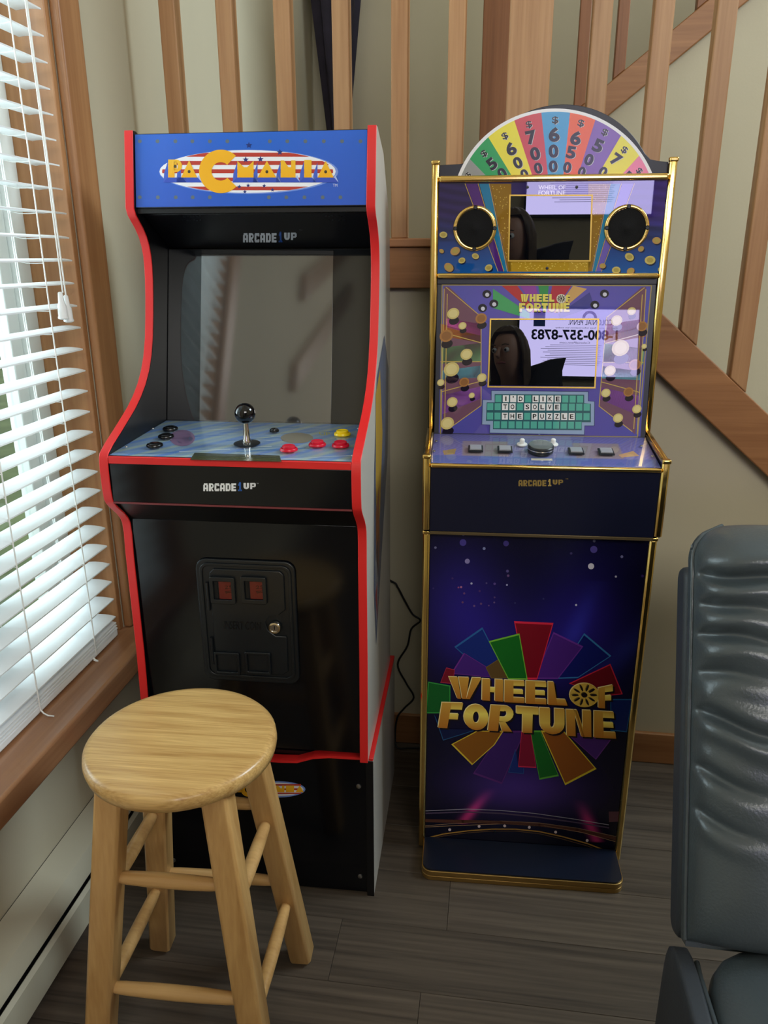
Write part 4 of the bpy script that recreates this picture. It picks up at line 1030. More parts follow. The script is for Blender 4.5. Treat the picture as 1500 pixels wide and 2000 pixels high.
# ---- control shelf
CD0, CD1 = (-.030, .9665), (.128, .992)
cd = wslab('control_panel', M['navy_edge'], *CD0, *CD1, .012)
a, H_ = wart(*CD0, *CD1, (820, 520, 1500/510))
rg = random.Random(5)
def cdc(s, t):
    e = abs(s-.5)*2; ch = ((int(s*90)+int(t*26)) % 2)
    b = np.array((128, 122, 186))*(1-.25*t)+np.array((8, 8, 12))*ch
    if .3 < e < .72 and .25 < t < .75: b = b*.5+np.array((180, 150, 96))*.5
    if e < .3: b = b*.6+np.array((150, 150, 160))*.4
    if t < .25: b = b*.5+np.array((64, 96, 160))*.5
    return tuple(b)
a.field(-IX+.0005, IX-.0005, .0008, H_-.001, 90, 26, cdc)
a.layer = 1
a.poly([(1140, 1085), (1225, 1062), (1260, 1090), (1160, 1100)], (206, 160, 110)); a.poly([(130, 1060), (210, 1048), (200, 1080), (140, 1085)], (170, 140, 90))
a.poly([(640, 1104), (760, 1106), (762, 1118), (640, 1116)], (214, 204, 180))
a.build('control_panel_print', M['print_front'], cd)
cdk = a; HD = H_
def shelfbox(h0, h1):
    v = []
    for h in (h0, h1):
        for (u, t) in ((-IX+.001, .0006), (IX-.001, .0006), (IX-.001, HD-.004), (-IX+.001, HD-.004)): v.append(a.p0+a.u*u+a.vv*t+a.n*h)
    return MB().add(v, [(3, 2, 1, 0), (4, 5, 6, 7), (0, 1, 5, 4), (1, 2, 6, 5), (2, 3, 7, 6), (3, 0, 4, 7)])
shelfbox(.0014, .0030).build('acrylic_cover', M['acrylic'], wf)
ND = tuple(a.n)
def shp(x, y, h=.0032):
    u, t = cdk.px(x, y); return cdk.p0+cdk.u*u+cdk.vv*t+cdk.n*h
p = shp(692, 1072)
kb = MB().lathe([(.0255, 0), (.0262, .004), (.0255, .007), (.0262, .0075), (.0262, .0125), (.0245, .0145)], 36, p, ND).build('spinner', M['black_plastic'], wf, smooth=40)
MB().lathe([(.0240, .0146), (.0236, .0160), (.021, .0168), (.0005, .0165)], 36, p, ND).build('spinner_cap', M['knob_top'], kb, smooth=40)
MB().lathe([(.0268, .0076), (.0270, .0085), (.0268, .0095)], 36, p, ND).build('spinner_ring', M['chrome'], kb, smooth=40)
for x, y in ((586, 1032), (764, 1032)):
    p = shp(x, y); b = MB().lathe([(.0110, 0), (.0105, .0018), (.0075, .0026)], 20, p, ND).build('button', M['white_plastic'], wf, smooth=50)
    MB().lathe([(.0052, .0027), (.0052, .011), (.004, .0125), (.0005, .0128)], 16, p, ND).build('plunger', M['white_plastic'], b, smooth=50)
for x, y in ((320, 1060), (488, 1064), (896, 1074), (1068, 1078)):
    p = shp(x, y); u_ = cdk.u; v_ = cdk.vv
    m = MB(); v = []
    for h, k in ((0, 1.0), (.0030, 1.0), (.0036, .9)):
        for sx, sy in ((-1, -1), (1, -1), (1, 1), (-1, 1)): v.append(p+u_*sx*.0150*k+v_*sy*.0150*k+cdk.n*h)
    b = m.add(v, [(8, 9, 10, 11), (3, 2, 1, 0)]+[(r*4+i, r*4+(i+1) % 4, (r+1)*4+(i+1) % 4, (r+1)*4+i) for r in range(2) for i in range(4)]).build('button', M['black_plastic'], wf)
    m = MB(); v = []
    for h, k in ((.0037, .80), (.0058, .78), (.0062, .7)):
        for sx, sy in ((-1, -1), (1, -1), (1, 1), (-1, 1)): v.append(p+u_*sx*.0150*k+v_*sy*.0150*k+cdk.n*h)
    m.add(v, [(8, 9, 10, 11), (3, 2, 1, 0)]+[(r*4+i, r*4+(i+1) % 4, (r+1)*4+(i+1) % 4, (r+1)*4+i) for r in range(2) for i in range(4)]).build('plunger', pbr('smoke_button', (150, 152, 160), .15) if x == 320 else bpy.data.materials['smoke_button'], b)
for x, y in ((95, 1012), (82, 1070), (1272, 1040), (1335, 1100)):
    MB().lathe([(.0032, 0), (.0028, .0012), (.001, .0017)], 10, shp(x, y, .0030), ND).build('screw', M['steel'], wf, smooth=40)
goldbar('gold_bar', -.030, .9630, .0085, .008)
# ---- upper front box and lower front
fbx = MB().box(-IX, IX, -.029, -.018, .8225, .9585).build('front_fascia', M['navy'], wf, bevel=.0006)
a = Art(wf, (0, -.029, 0), (0, 0, 1), (800, 840, 1500/530))
gk = (150, 126, 70)
logo1up(a, 602, 852, 276, 310, gk, (190, 164, 92), gk)
a.text('TM', [(862, 266), (876, 266), (876, 274), (862, 274)], gk)
a.build('fascia_print', M['print_front'], fbx)
MB().box(-IX, IX, -.0295, -.001, .8155, .8218).build('seam_trim', pbr('dull_gold_trim', (120, 104, 76), .3, .6), wf, bevel=.0006)
lf = MB().box(-IX, IX, .001, .013, .022, .8150).build('front_panel', M['navy'], wf, bevel=.0006)
a = Art(wf, (0, .001, .022), (0, 0, 1), (800, 1020, 1500/530)); H_ = .793
def g2(s, t, cs, ct, ws, wt): return math.exp(-((s-cs)/ws)**2-((t-ct)/wt)**2)
def lfc(s, t):
    t = 1-t
    p = .9*g2(s, t, .15, .2, .22, .18)+.9*g2(s, t, .75, .25, .25, .2)+.5*g2(s, t, .35, .33, .3, .12)+.35*g2(s, t, .5, .5, .5, .25)
    b = np.array((9, 10, 30))+p*np.array((28, 18, 92))+g2(s, t, .5, .80, .36, .10)*np.array((58, 32, 96))
    d = (s-.72)+(t-.25)*.55; d2 = (s-1.05)+(t-.24)*1.1
    bm_ = .5*math.exp(-(d/.05)**2)*max(0, 1-abs(t-.28)/.2)*(t > .13)+.5*math.exp(-(d2/.07)**2)*max(0, 1-abs(t-.32)/.16)
    b = b+bm_*np.array((22, 40, 90))
    r_ = .9*math.exp(-(((s-.20)-(.93-t)*1.1)/.035)**2)*max(0, min(1, (t-.80)/.08))*(t < .94)+.9*math.exp(-(((s-.90)+(.96-t)*.75)/.035)**2)*max(0, min(1, (t-.82)/.08))*(t < .97)
    return tuple(np.clip(b+r_*np.array((190, 40, 84)), 0, 255))
a.field(-IX+.0006, IX-.0006, .0006, H_-.0006, 90, 150, lfc)
for x, y, r, c in ((143, 140, 7, (110, 110, 150)), (295, 112, 19, (74, 64, 150)), (297, 68, 8, (90, 90, 130)), (319, 215, 14, (140, 132, 186)), (412, 145, 8, (130, 140, 190)), (533, 117, 16, (66, 56, 130)), (1018, 150, 20, (80, 70, 150)), (1020, 103, 8, (90, 90, 120)), (1003, 243, 17, (216, 214, 232)), (1173, 190, 8, (120, 120, 170)), (1140, 300, 6, (200, 200, 235)), (920, 457, 6, (214, 214, 240)), (893, 172, 7, (66, 60, 110)), (1325, 122, 7, (70, 70, 90)), (342, 338, 6, (190, 190, 220)), (285, 358, 6, (180, 110, 150)), (270, 360, 5, (150, 80, 130)), (538, 346, 5, (180, 180, 220)), (541, 270, 8, (90, 80, 140)), (545, 295, 7, (110, 80, 130)), (302, 393, 6, (110, 70, 120)), (293, 442, 6, (110, 70, 110)), (470, 340, 7, (90, 70, 140)), (425, 336, 5, (90, 80, 130)), (470, 415, 5, (90, 70, 120)), (468, 443, 5, (100, 80, 130)), (387, 380, 6, (80, 50, 110)), (438, 460, 4, (110, 80, 130)), (395, 450, 6, (100, 70, 120)), (357, 462, 6, (110, 80, 130)), (1287, 297, 8, (60, 40, 110)), (740, 423, 5, (60, 60, 110)), (583, 446, 5, (60, 60, 110)), (237, 310, 6, (70, 50, 110)), (131, 365, 5, (60, 50, 110))):
    a.ell((x, y), r, r, c, n=12, lay=1)
# colour wedges
WG = [([(247, 688), (402, 580), (540, 850), (430, 850)], (22, 44, 128), (44, 104, 168)), ([(965, 612), (1115, 738), (930, 860), (800, 865)], (20, 28, 110), (56, 124, 190)), ([(795, 605), (960, 685), (820, 865), (690, 865)], (76, 36, 130), (112, 52, 160)),
      ([(577, 545), (795, 555), (705, 868), (642, 868)], (128, 16, 34), (226, 44, 74)), ([(300, 720), (430, 800), (500, 860), (228, 835)], (70, 34, 128), (120, 50, 150)), ([(420, 800), (490, 755), (545, 860), (450, 860)], (96, 74, 40), (120, 96, 50)), ([(437, 655), (607, 612), (652, 868), (545, 866)], (22, 108, 34), (120, 190, 60)),
      ([(203, 800), (250, 812), (240, 890), (170, 884)], (120, 20, 40), (200, 50, 84)), ([(1110, 782), (1178, 950), (1080, 960), (880, 890)], (110, 14, 30), (206, 40, 66)), ([(103, 880), (225, 902), (225, 1055), (90, 1055)], (18, 96, 40), (56, 160, 70)), ([(1110, 975), (1230, 975), (1200, 1160), (1110, 1150)], (18, 36, 104), (36, 100, 160)),
      ([(135, 1060), (180, 1140), (375, 1145), (185, 1205)], (14, 26, 70), (36, 90, 140)), ([(510, 1150), (640, 1150), (510, 1445), (350, 1388)], (58, 30, 104), (90, 40, 120)), ([(230, 1225), (372, 1150), (520, 1150), (470, 1228), (345, 1340)], (140, 88, 26), (224, 196, 60)), ([(585, 1250), (600, 1350), (632, 1355), (630, 1388), (545, 1380)], (22, 44, 120), (40, 90, 150)), ([(618, 1150), (668, 1150), (700, 1355), (600, 1350)], (128, 18, 50), (206, 40, 80)),
      ([(860, 1160), (1130, 1180), (1030, 1312)], (74, 36, 122), (110, 50, 150)), ([(666, 1150), (722, 1150), (825, 1402), (718, 1422)], (22, 104, 38), (90, 170, 60)), ([(725, 1150), (850, 1150), (1033, 1362), (860, 1452)], (148, 84, 30), (224, 200, 50))]
for k, (P, c, e) in enumerate(WG):
    q_ = [Vector(a.px(*p)) for p in P]; cc = sum(q_, Vector((0, 0)))/len(q_)
    a.layer = 2+2*(k % 8)
    a.poly([tuple(p) for p in q_], e, uv=True); a.poly([tuple(cc+(p-cc)*.93) for p in q_], lambda u, v, c=c, cc=cc: c, uv=True, lay=a.layer+1)
Q1 = [('W', [(217, 850), (398, 857), (365, 975), (250, 970)]), ('H', [(402, 860), (517, 866), (515, 988), (400, 980)]), ('E', [(525, 868), (634, 872), (634, 996), (523, 990)]), ('E', [(643, 872), (755, 877), (755, 1003), (641, 998)]), ('L', [(765, 877), (830, 880), (872, 1010), (765, 1005)]), ('o', ((966, 952), 82, 66)), ('F', [(1042, 912), (1122, 895), (1124, 1028), (1042, 1022)])]
Q2 = [('F', [(180, 992), (296, 995), (270, 1138), (158, 1132)]), ('O', [(300, 1000), (436, 1004), (436, 1148), (300, 1142)]), ('R', [(450, 1006), (578, 1012), (566, 1154), (432, 1148)]), ('T', [(590, 1012), (714, 1020), (708, 1162), (590, 1158)]), ('U', [(718, 1020), (856, 1028), (856, 1172), (720, 1164)]), ('N', [(864, 1030), (1002, 1036), (1004, 1184), (868, 1176)]), ('E', [(1018, 1038), (1126, 1044), (1140, 1192), (1018, 1186)])]
gold_hi = np.array((255, 238, 112)); gold_lo = np.array((186, 118, 40))
def gg(x, y):
    k = abs(y-.62)*1.7; return tuple(np.clip(gold_hi*(1-min(1, k))+gold_lo*min(1, k), 0, 255))
sh = lambda Q, o: [(c_, ((P[0][0]+o, P[0][1]+o), P[1], P[2])) if c_ == 'o' else (c_, [(x+o, y+o) for x, y in P]) for c_, P in Q]
wof(a, sh(Q1+Q2, 9), (26, 18, 24), 20, (26, 18, 24)); wof(a, sh(Q1+Q2, -4), (250, 236, 170), 22, (240, 220, 150)); wof(a, Q1+Q2, gg, 23, (214, 176, 76))
# stage at the bottom
a.crop = (680, 1480, 1500/700)
for P, w_, c in (([(312, 222), (500, 214), (640, 220), (780, 232), (940, 255), (1090, 280)], .0016, (176, 172, 190)), ([(312, 232), (500, 226), (640, 232), (780, 246), (940, 268), (1090, 292)], .0035, (84, 70, 96)), ([(312, 262), (480, 266), (640, 270), (800, 280), (960, 300), (1125, 340)], .009, (84, 50, 40)), ([(312, 285), (420, 276), (640, 264), (800, 272), (960, 294), (1125, 330)], .0016, (150, 120, 96)), ([(312, 290), (430, 284), (640, 276), (820, 284), (980, 312), (1125, 352)], .0012, (190, 150, 110)),
               ([(318, 338), (400, 318), (500, 305), (600, 298), (700, 298), (800, 308), (900, 330), (1000, 358), (1090, 392)], .0034, (176, 132, 60)), ([(318, 344), (400, 326), (500, 313), (600, 306), (700, 306), (800, 317), (900, 340), (1000, 368), (1080, 396)], .002, (96, 70, 46))):
    a.line(P, w_, c, lay=3)
for x, y in ((425, 300), (548, 286), (655, 284), (758, 290), (868, 310), (1000, 345)): a.ell((x, y), 6, 6, (230, 210, 214), n=10, lay=5)
a.poly([(1090, 224), (1138, 224), (1138, 266), (1092, 268)], (96, 60, 74), lay=4)
a.build('front_print', M['print_front'], lf)
for x, y in ((614, 308), (811, 323)):
    u, t = a.px(x, y); MB().lathe([(.003, .0008), (.0026, .002), (.0005, .0022)], 10, a.p0+a.u*u+a.vv*t, (0, -1, 0)).build('screw', M['black_plastic'], wf, smooth=50)
MB().box(-IX, IX, .345, .354, .012, 1.36).build('back_panel', M['navy'], wf)
MB().box(-IX, IX, .013, .345, .003, .012).build('bottom_panel', M['navy'], wf)
bpz = lambda y0, r, x: [(-x, -.0006)]+[(-x+r-r*math.cos(t), y0+r-r*math.sin(t)) for t in [math.pi/2*k/6 for k in range(7)]]+[(x-r+r*math.sin(t), y0+r-r*math.cos(t)) for t in [math.pi/2*k/6 for k in range(7)]]+[(x, -.0006)]
bp = MB().prism(bpz(-.104, .022, .2245), 2, .0255, .0290).build('base_plate', pbr('base_navy', (12, 20, 38), .35), wf)
m = MB()
for z0, z1 in ((.0, .0118), (.0128, .0252)): m.prism(bpz(-.1065, .023, .227), 2, z0, z1)
m.build('base_edge', pbr('brushed_gold_edge', (170, 136, 78), .35, .8), wf, bevel=.0012)

# ================================================================== POWER CABLE
def bez(P, n=6):
    P = [Vector(p) for p in P]; out = []
    for i in range(len(P)-1):
        p0 = P[max(i-1, 0)]; p1 = P[i]; p2 = P[i+1]; p3 = P[min(i+2, len(P)-1)]
        for k in range(n):
            t = k/n; out.append(.5*((2*p1)+(p2-p0)*t+(2*p0-5*p1+4*p2-p3)*t*t+(3*p1-p0-3*p2+p3)*t**3))
    return out+[P[-1]]
cb_ = [(-.40, 1.83, .47), (-.30, 1.90, .535), (-.248, 1.922, .516), (-.234, 1.922, .5), (-.216, 1.922, .464), (-.194, 1.925, .422), (-.172, 1.926, .403), (-.197, 1.926, .375), (-.207, 1.922, .324), (-.234, 1.922, .264), (-.21, 1.924, .205), (-.188, 1.924, .16), (-.214, 1.922, .124), (-.235, 1.92, .09), (-.240, 1.912, .03), (-.232, 1.90, .0045), (-.20, 1.905, .0032), (-.16, 1.912, .0032)]
tag(MB().tube(bez(cb_), .0027, 8).build('power_cable', M['rubber'], None, smooth=60), 'black power cable drooping down the wall between the two arcade machines', 'cable')

# ================================================================== RECLINER
rc = thing('recliner', 'charcoal leather recliner with wrinkled backrest at the right edge', 'recliner', (.30, .80, 0))
W_R = .74
ub = Vector((0, .185, .435)).normalized(); nb = Vector((0, -ub.z, ub.y))        # up the back, out of the back
B0 = Vector((0, .105, .435))
HB = .575
def backpt(x, t, d): return Vector((x, 0, 0))+B0+ub*t+nb*d
rg = random.Random(9)
CR = [(.520, .020, .15, .06), (.480, .013, .09, .12), (.436, .017, .12, .08), (.378, .012, .085, -.05), (.322, .019, .16, .20), (.246, .014, .085, .26), (.190, .013, .075, .34)]
def bulge(x, t):
    u = x/W_R; e = min(u, 1-u)
    h = .080*(max(0, 1-abs(2*u-1)**7))**.46*(max(0, 1-abs(2*(t-.0)/(HB+.03)-1)**9))**.42
    for k, (tc, dep, ln, sl_) in enumerate(CR):
        for side, uu in ((0, u), (1, 1-u)):
            q = t-tc+sl_*uu*W_R+.004*math.sin(38*uu+k)
            am = math.exp(-(uu/ln)**2)*min(1, uu/.012)
            h += -dep*am*math.exp(-(q/.0078)**2)+dep*.60*am*math.exp(-((q+.021)/.014)**2)+dep*.35*am*math.exp(-((q-.022)/.013)**2)
    h += .010*math.exp(-((t-.555)/.03)**2)*min(1, e/.05)
    return max(h, .0)
RCR = .060
def inset(t):
    q = t-(HB+.02-RCR)
    return 0 if q <= 0 else RCR-math.sqrt(max(0, RCR**2-min(q, RCR)**2))
nx, nt_ = 110, 220
V = []; F = []
for j in range(nt_+1):
    for i in range(nx+1):
        su = i/nx; x = W_R*(.55*(.5-.5*math.cos(math.pi*su))+.45*su); st_ = j/nt_; t = (HB+.03)*(.25*(.5-.5*math.cos(math.pi*st_))+.75*st_)-.01
        rollb = max(0, (t-(HB-.06))/.08); i_ = inset(t); xx_ = i_+.004+(x/W_R)*(W_R-.008-2*i_); V.append(backpt(xx_, t, bulge(x, t)-.034*rollb**2+.001))
F = [(j*(nx+1)+i, j*(nx+1)+i+1, (j+1)*(nx+1)+i+1, (j+1)*(nx+1)+i) for j in range(nt_) for i in range(nx)]
b0 = len(V); per = [i for i in range(nx+1)]+[j*(nx+1)+nx for j in range(1, nt_+1)]+[nt_*(nx+1)+i for i in range(nx-1, -1, -1)]+[j*(nx+1) for j in range(nt_-1, 0, -1)]
for i in per: V.append(V[i]-nb*.028)
F += [(per[k], per[(k+1) % len(per)], b0+(k+1) % len(per), b0+k) for k in range(len(per))]+[tuple(range(b0, b0+len(per)))]
MB().add(V, F).build('back_cushion', M['leather'], rc, smooth=75)
# side gusset / back shell
def shellprof(d0, d1, t0, t1, r):
    out = []
    for cx, cy_, a0_ in ((d1-r, t1-r, 0), (d0+r, t1-r, 90), (d0+r, t0+r, 180), (d1-r, t0+r, 270)):
        for k in range(7):
            t = rad(a0_+15*k); p = B0+ub*(cy_+r*math.sin(t))+nb*(cx+r*math.cos(t)); out.append((p.y, p.z))
    return out
MB().prism(shellprof(-.084, -.0285, -.02, HB-.045, .022), 0, .0, W_R).build('back_shell', M['leather_side'], rc, bevel=.010, seg=3)
pp = [backpt(.003+inset(t), t, .0015-.03*max(0, (t-HB+.06)/.08)**2) for t in [(HB+.019)*k/40 for k in range(41)]]
MB().tube(pp, .0034, 8).build('piping', M['leather'], rc, smooth=60)
m = MB()
for k in range(34):
    t = .30+.0078*k; m.tube([backpt(.0035, t, -.0075), backpt(.0030, t+.0046, -.0085)], .0012, 5)
o = m.build('stitching', M['thread'], rc, smooth=60); o['kind'] = 'stuff'
# seat
def rbox(m, x0, x1, y0, y1, z0, z1, n=14, e=6.0, bul=0.0):
    """rounded pillow box"""
    cx, cy_, cz = (x0+x1)/2, (y0+y1)/2, (z0+z1)/2; hx, hy, hz = (x1-x0)/2, (y1-y0)/2, (z1-z0)/2
    bm = bmesh.new(); bmesh.ops.create_cube(bm, size=2.0); bmesh.ops.subdivide_edges(bm, edges=bm.edges, cuts=n, use_grid_fill=True)
    v = []
    for q in bm.verts:
        p = q.co; k = (abs(p.x)**e+abs(p.y)**e+abs(p.z)**e)**(1/e); p = p/k
        z = p.z*hz+(bul*(1-p.x**2)*(1-p.y**2) if p.z > 0 else 0); v.append((cx+p.x*hx, cy_+p.y*hy, cz+z))
    bm.verts.index_update(); f = [tuple(q.index for q in fa.verts) for fa in bm.faces]; bm.free(); return m.add(v, f)
rbox(MB(), .010, W_R-.01, -.54, .108, .285, .462, 16, 7, .022).build('seat_cushion', M['leather'], rc, smooth=70)
for x0, x1 in ((-.022, .0085), (W_R-.0085, W_R+.022)):
    rbox(MB(), x0, x1, -.52, .115, .04, .448, 16, 9).build('seat_side_panel', M['leather_side'], rc, smooth=70)
sp2 = [Vector((.0115, -.50+.55*k/20, .428+.016*math.sin(math.pi*k/20))) for k in range(21)]+[Vector((.014, .075, .424)), Vector((.016, .092, .395))]
MB().tube(sp2, .0042, 8).build('piping', M['leather'], rc, smooth=60)
MB().box(.012, W_R-.012, -.50, .16, .06, .280).build('seat_base', M['leather_side'], rc, bevel=.01, seg=3)
rbox(MB(), .012, W_R-.012, -.565, -.545, .05, .42, 12, 8).build('foot_rest', M['leather'], rc, smooth=70)
for x in (.06, W_R-.06):
    for y in (-.44, .10): MB().lathe([(.022, 0), (.024, .004), (.020, .0595)], 16, (x, y, 0)).build('foot', M['black_plastic'], rc, smooth=50)

# ================================================================== TELEVISION on the rear wall (seen mirrored in the machine's glass)
tv = thing('television', 'wall mounted television showing a lavender phone number advert, seen mirrored', 'television', (1.13, -3.6, 1.71))
MB().box(-.20, .20, .0008, .03, .15, .45).build('wall_bracket', M['black_plastic'], tv)
MB().box(-.525, .525, .0308, .068, 0, .625).build('housing', M['black_plastic'], tv, bevel=.004)
tsc = MB().box(-.510, .510, .0684, .0694, .025, .600).build('screen', emit('advert_screen', (204, 196, 250), 9.0), tv)
a = Art(tv, (0, .0694, 0), (0, 0, 1)); a.u = Vector((-1, 0, 0)); a.n = Vector((0, 1, 0))
INK = (24, 26, 92)
def tq(x0, x1, z1, z0): return [(x0, z1), (x1, z1), (x1, z0), (x0, z0)]
# text coordinates: x runs left to right for somebody facing the screen
a.text('1-800-357-8783', tq(-.335, .405, .425, .335), INK, .03, uv=True)
a.text('COLONIAL PENN.', tq(-.285, .09, .515, .465), (40, 50, 150), .0, uv=True)
a.text('Call for your free information kit today', tq(-.33, .20, .447, .432), INK, 0, uv=True)
a.text('ColonialPenn.com', tq(-.10, .16, .322, .305), INK, 0, uv=True)
for k in range(12): a.line([(-.20+.01*(k % 3), .292-.0155*k), (.24+.02*((k*7) % 5), .292-.0155*k)], .003, (90, 86, 150), uv=True)
a.poly([(.29, .585), (.39, .585), (.39, .45), (.29, .45)], (40, 90, 200), uv=True); a.layer = 2; a.poly([(.29, .545), (.39, .545), (.39, .51), (.29, .51)], (220, 226, 240), uv=True)
a.layer = 1
for r, c in ((.062, (190, 40, 50)), (.050, (40, 60, 160))):
    for k in range(10):
        t0, t1 = math.pi*k/10, math.pi*(k+1)/10; p = lambda rr, t: (-.09+rr*math.cos(t), .525+rr*math.sin(t)); a.poly([p(r, t0), p(r, t1), p(r-.009, t1), p(r-.009, t0)], c, uv=True)
a.build('screen_print', M['print'], tsc)

# sloping fir boards high on the window wall behind the viewer
for k, (y0, z0, y1, z1) in enumerate(((-.38, 2.34, -1.9, 3.50), (-.33, 1.85, -1.9, 3.10))):
    d = Vector((y1-y0, z1-z0)).normalized(); n_ = Vector((-d.y, d.x))*.055
    struct(MB().prism([(y0, z0-.07), (y0, z0+.07), (y1, z1+.07), (y1, z1-.07)], 0, WX+.0006, WX+.04).build('trim_%d' % (5+k), M['fir_y'], bevel=.003))

# ================================================================== PHOTOGRAPHER (behind the viewpoint, seen mirrored in the machine's glass)
M['skin'] = pbr('skin', (196, 150, 128), .5)
M['hair'] = pbr('dark_blond_hair', (92, 74, 56), .55, var=.4, vscale=40)
M['coat'] = pbr('black_coat', (20, 20, 24), .75)
M['denim'] = pbr('dark_denim', (38, 44, 62), .85)
M['shoe'] = pbr('dark_shoe', (30, 28, 28), .6)
def skin(name, mat, parent, pts, edges, sub=2, root=0):
    """pts: (x, y, z, rx, ry) joints; grows one continuous surface along the edges"""
    me = bpy.data.meshes.new(name); me.from_pydata([p[:3] for p in pts], edges, [])
    o = bpy.data.objects.new(name, me); COL.objects.link(o)
    o.modifiers.new('skin', 'SKIN').use_smooth_shade = True
    for i, p in enumerate(pts):
        sv = me.skin_vertices[0].data[i]; sv.radius = (p[3], p[4] if len(p) > 4 else p[3]); sv.use_root = (i == root)
    m = o.modifiers.new('sub', 'SUBSURF'); m.levels = sub; m.render_levels = sub
    bpy.context.view_layer.update()
    me2 = bpy.data.meshes.new_from_object(o.evaluated_get(bpy.context.evaluated_depsgraph_get()))
    bpy.data.objects.remove(o); bpy.data.meshes.remove(me)
    me2.name = name; me2.materials.clear(); me2.materials.append(mat); me2.shade_smooth()
    o = bpy.data.objects.new(name, me2); COL.objects.link(o); o.parent = parent; return o
PX, PY = .33, -.56
pr = thing('person', 'person in a black coat holding up a phone, seen only as a dark reflection', 'person', (PX, PY, 0))
fw = Vector((-.52, .85, 0)).normalized(); sd = Vector((fw.y, -fw.x, 0))        # facing, own right-hand side
def L3(f, s_, z): q = fw*f+sd*s_; return (q.x, q.y, z)
hd = Vector((.22-PX, -.33-PY, 1.46))                                   # middle of the head
def W3(x, y, z): return (x-PX, y-PY, z)
sh_r, sh_l = Vector(L3(.10, .165, 1.24)), Vector(L3(.10, -.165, 1.24))
el_r, el_l = Vector(W3(.29, -.19, 1.06)), Vector(W3(-.04, -.34, 1.04))
wr_r, wr_l = Vector(W3(.085, -.085, 1.245)), Vector(W3(-.085, -.095, 1.245))
P = [(*L3(0, 0, .92), .13, .11), (*L3(.02, 0, 1.06), .115, .10), (*L3(.07, 0, 1.20), .135, .10), (*L3(.105, 0, 1.285), .075, .06), (*(hd-Vector((0, 0, .10))-fw*.03), .047), (*(hd-Vector((0, 0, .055))), .064, .066), (*(hd+Vector((0, 0, .01))), .074, .082), (*(hd+Vector((0, 0, .065))), .064, .072), (*(hd+Vector((0, 0, .092))), .036, .04),
     (*sh_r, .058), (*el_r, .042), (*wr_r, .026), (*sh_l, .058), (*el_l, .042), (*wr_l, .026),
     (*L3(0, .085, .84), .085), (*L3(.035, .09, .47), .056), (*L3(0, .095, .09), .040), (*L3(0, -.085, .84), .085), (*L3(.02, -.09, .47), .056), (*L3(-.02, -.095, .09), .040)]
E_ = [(0, 1), (1, 2), (2, 3), (3, 4), (4, 5), (5, 6), (6, 7), (7, 8), (2, 9), (9, 10), (10, 11), (2, 12), (12, 13), (13, 14), (0, 15), (15, 16), (16, 17), (0, 18), (18, 19), (19, 20)]
# hands: palm plus five bent fingers closing on the phone edges
for k, (wr, x_) in enumerate(((wr_r, 1), (wr_l, -1))):
    wi = 11 if k == 0 else 14; wv = Vector(wr); pc = Vector(W3(.052*x_, -.060, 1.275)); b = len(P)
    P.append((*((wv+pc)/2), .027, .018)); E_.append((wi, b)); P.append((*pc, .026, .015)); E_.append((b, b+1))
    for j, ln in enumerate((.9, 1.0, .95, .8)):
        z = 1.315-.021*j; q0 = Vector(W3(.050*x_, -.047, z)); q1 = Vector(W3(.049*x_, -.026, z+.004)); q2 = Vector(W3((.049-.012*ln)*x_, -.0125, z+.003)); q3 = Vector(W3((.049-.030*ln)*x_, -.0125, z))
        n0 = len(P)
        for q, r in ((q0, .009), (q1, .0085), (q2, .0078), (q3, .007)): P.append((*q, r))
        E_ += [(b+1, n0), (n0, n0+1), (n0+1, n0+2), (n0+2, n0+3)]
    n0 = len(P)
    for q, r in ((W3(.046*x_, -.064, 1.262), .011), (W3(.034*x_, -.060, 1.292), .0095), (W3(.020*x_, -.045, 1.308), .008)): P.append((*q, r))
    E_ += [(b+1, n0), (n0, n0+1), (n0+1, n0+2)]
body = skin('body', M['skin'], pr, P, E_)
ff = Vector((0-.22, 0+.33, -.06)).normalized(); fs = Vector((ff.y, -ff.x, 0)).normalized(); fu = fs.cross(ff)
def HP(f, s_, u): return hd+ff*f+fs*s_+fu*u
for s_ in (-1, 1):
    MB().lathe([(.0125*math.sin(t), -.0125*math.cos(t)) for t in (.1, .6, 1.1, 1.57, 2.1, 2.6, 3.04)], 12, HP(.070, .031*s_, .012), tuple(ff)).build('eye', M['white_plastic'], body, smooth=80)
    MB().lathe([(.006, 0), (.005, .0022), (.0005, .003)], 10, HP(.0815, .031*s_, .012), tuple(ff)).build('pupil', M['ball'], body, smooth=80)
    MB().tube([HP(.078, .048*s_, .034), HP(.086, .032*s_, .038), HP(.085, .016*s_, .034)], [.002, .0035, .0025], 8).build('eyebrow', M['hair'], body, smooth=80)
    MB().tube([HP(-.005, .074*s_, .028), HP(-.016, .080*s_, .024), HP(-.018, .080*s_, 0), HP(-.004, .074*s_, -.018)], [.006, .008, .008, .006], 8).build('ear', M['skin'], body, smooth=80)
MB().tube([HP(.078, 0, .024), HP(.092, 0, .006), HP(.104, 0, -.012), HP(.092, 0, -.020)], [.007, .009, .0125, .008], 10).build('nose', M['skin'], body, smooth=80)
MB().tube([HP(.072, -.024, -.046), HP(.083, -.010, -.0435), HP(.085, 0, -.045), HP(.083, .010, -.0435), HP(.072, .024, -.046)], [.003, .0055, .005, .0055, .003], 8).build('mouth', pbr('lips', (170, 100, 96), .45), body, smooth=80)
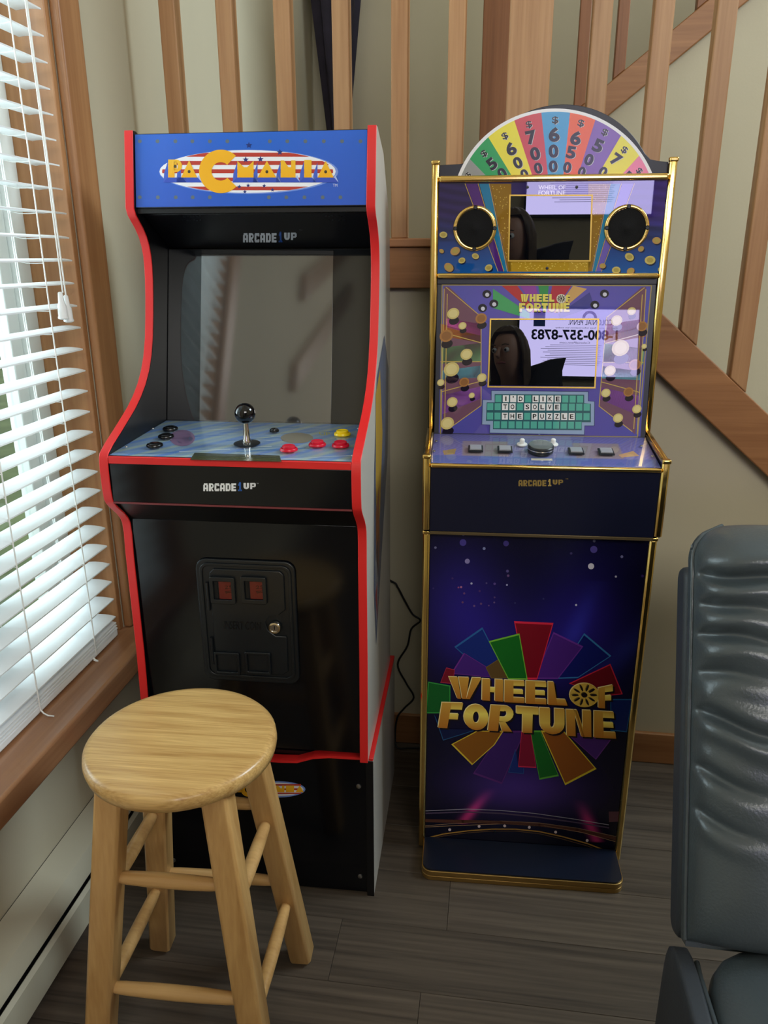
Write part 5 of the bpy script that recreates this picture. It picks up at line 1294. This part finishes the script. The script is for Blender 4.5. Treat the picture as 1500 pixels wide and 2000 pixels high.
# shoulder-length hair: cap plus locks
hm = MB(); V = []; F = []; na, nh = 36, 16
for j in range(nh+1):
    th = math.pi*.92*j/nh
    for i in range(na):
        a_ = 2*math.pi*i/na; f_ = math.cos(a_); sd_ = math.sin(a_)
        r = .092*math.sin(min(th, 1.75))+.004*math.sin(7*a_+3*th)
        zz_ = .112*math.cos(th) if th < 1.6 else -.004-(th-1.6)*.17
        cut = .035+.030*max(0, (th-.9)) if f_ > .45 and th > .75 else 0
        V.append(HP(f_*(r*1.05)-cut*2.4*max(0, f_-.45)*2-.012, sd_*(r*.98+.006*(th > 1.5)), zz_+.012))
F = [(j*na+i, j*na+(i+1) % na, (j+1)*na+(i+1) % na, (j+1)*na+i) for j in range(nh) for i in range(na)]
hm.add(V, F).build('hair', M['hair'], pr, smooth=80)
def off(v, r): return (*v, r)
CP = [(*L3(-.01, 0, .74), .185, .155), (*L3(0, 0, .92), .165, .14), (*L3(.02, 0, 1.07), .15, .13), (*L3(.075, 0, 1.21), .165, .125), (*L3(.10, 0, 1.305), .085, .075),
      off(sh_r+Vector((.005, .02, .115)), .090), off(el_r, .062), off(wr_r.lerp(el_r, .12), .046), off(sh_l+Vector((0, 0, .02)), .080), off(el_l, .060), off(wr_l.lerp(el_l, .12), .046), (*L3(-.02, .02, 1.33), .085, .06)]
skin('coat', M['coat'], pr, CP, [(0, 1), (1, 2), (2, 3), (3, 4), (3, 5), (5, 6), (6, 7), (3, 8), (8, 9), (9, 10), (4, 11)])
skin('trousers', M['denim'], pr, [(*L3(0, 0, .90), .14, .12), (*L3(0, .085, .80), .096), (*L3(.035, .09, .47), .066), (*L3(0, .095, .10), .055), (*L3(0, -.085, .80), .096), (*L3(.02, -.09, .47), .066), (*L3(-.02, -.095, .10), .055)], [(0, 1), (1, 2), (2, 3), (0, 4), (4, 5), (5, 6)])
for f0, s_ in ((0, .095), (-.02, -.095)):
    rm = Matrix(((sd.x, fw.x, 0), (sd.y, fw.y, 0), (0, 0, 1)))
    m = MB(); rbox(m, -.045, .045, -.09, .17, 0.0, .085, 10, 4.5); c = Vector(L3(f0, s_, 0)); m.v = [tuple(c+rm @ Vector((v[0], v[1], v[2]*(1-.35*max(0, v[1]/.17))))) for v in m.v]
    m.build('shoe', M['shoe'], pr, smooth=80)
# the phone the picture is taken with, just behind the viewpoint
ph = thing('phone', 'dark phone held up in both hands, taking the picture', 'phone', (0, -.034, 1.285))
MB().box(-.036, .036, -.0040, .0040, -.072, .062).build('case', M['black_plastic'], ph, bevel=.0035, seg=3)
MB().box(-.033, .033, -.0048, -.0042, -.068, .058).build('screen', M['lcd_dark'], ph)
MB().lathe([(.006, 0), (.006, .0016), (.0045, .0018), (.0005, .0012)], 16, (-.020, .0041, .044), (0, 1, 0)).build('lens', M['ball'], ph, smooth=50)
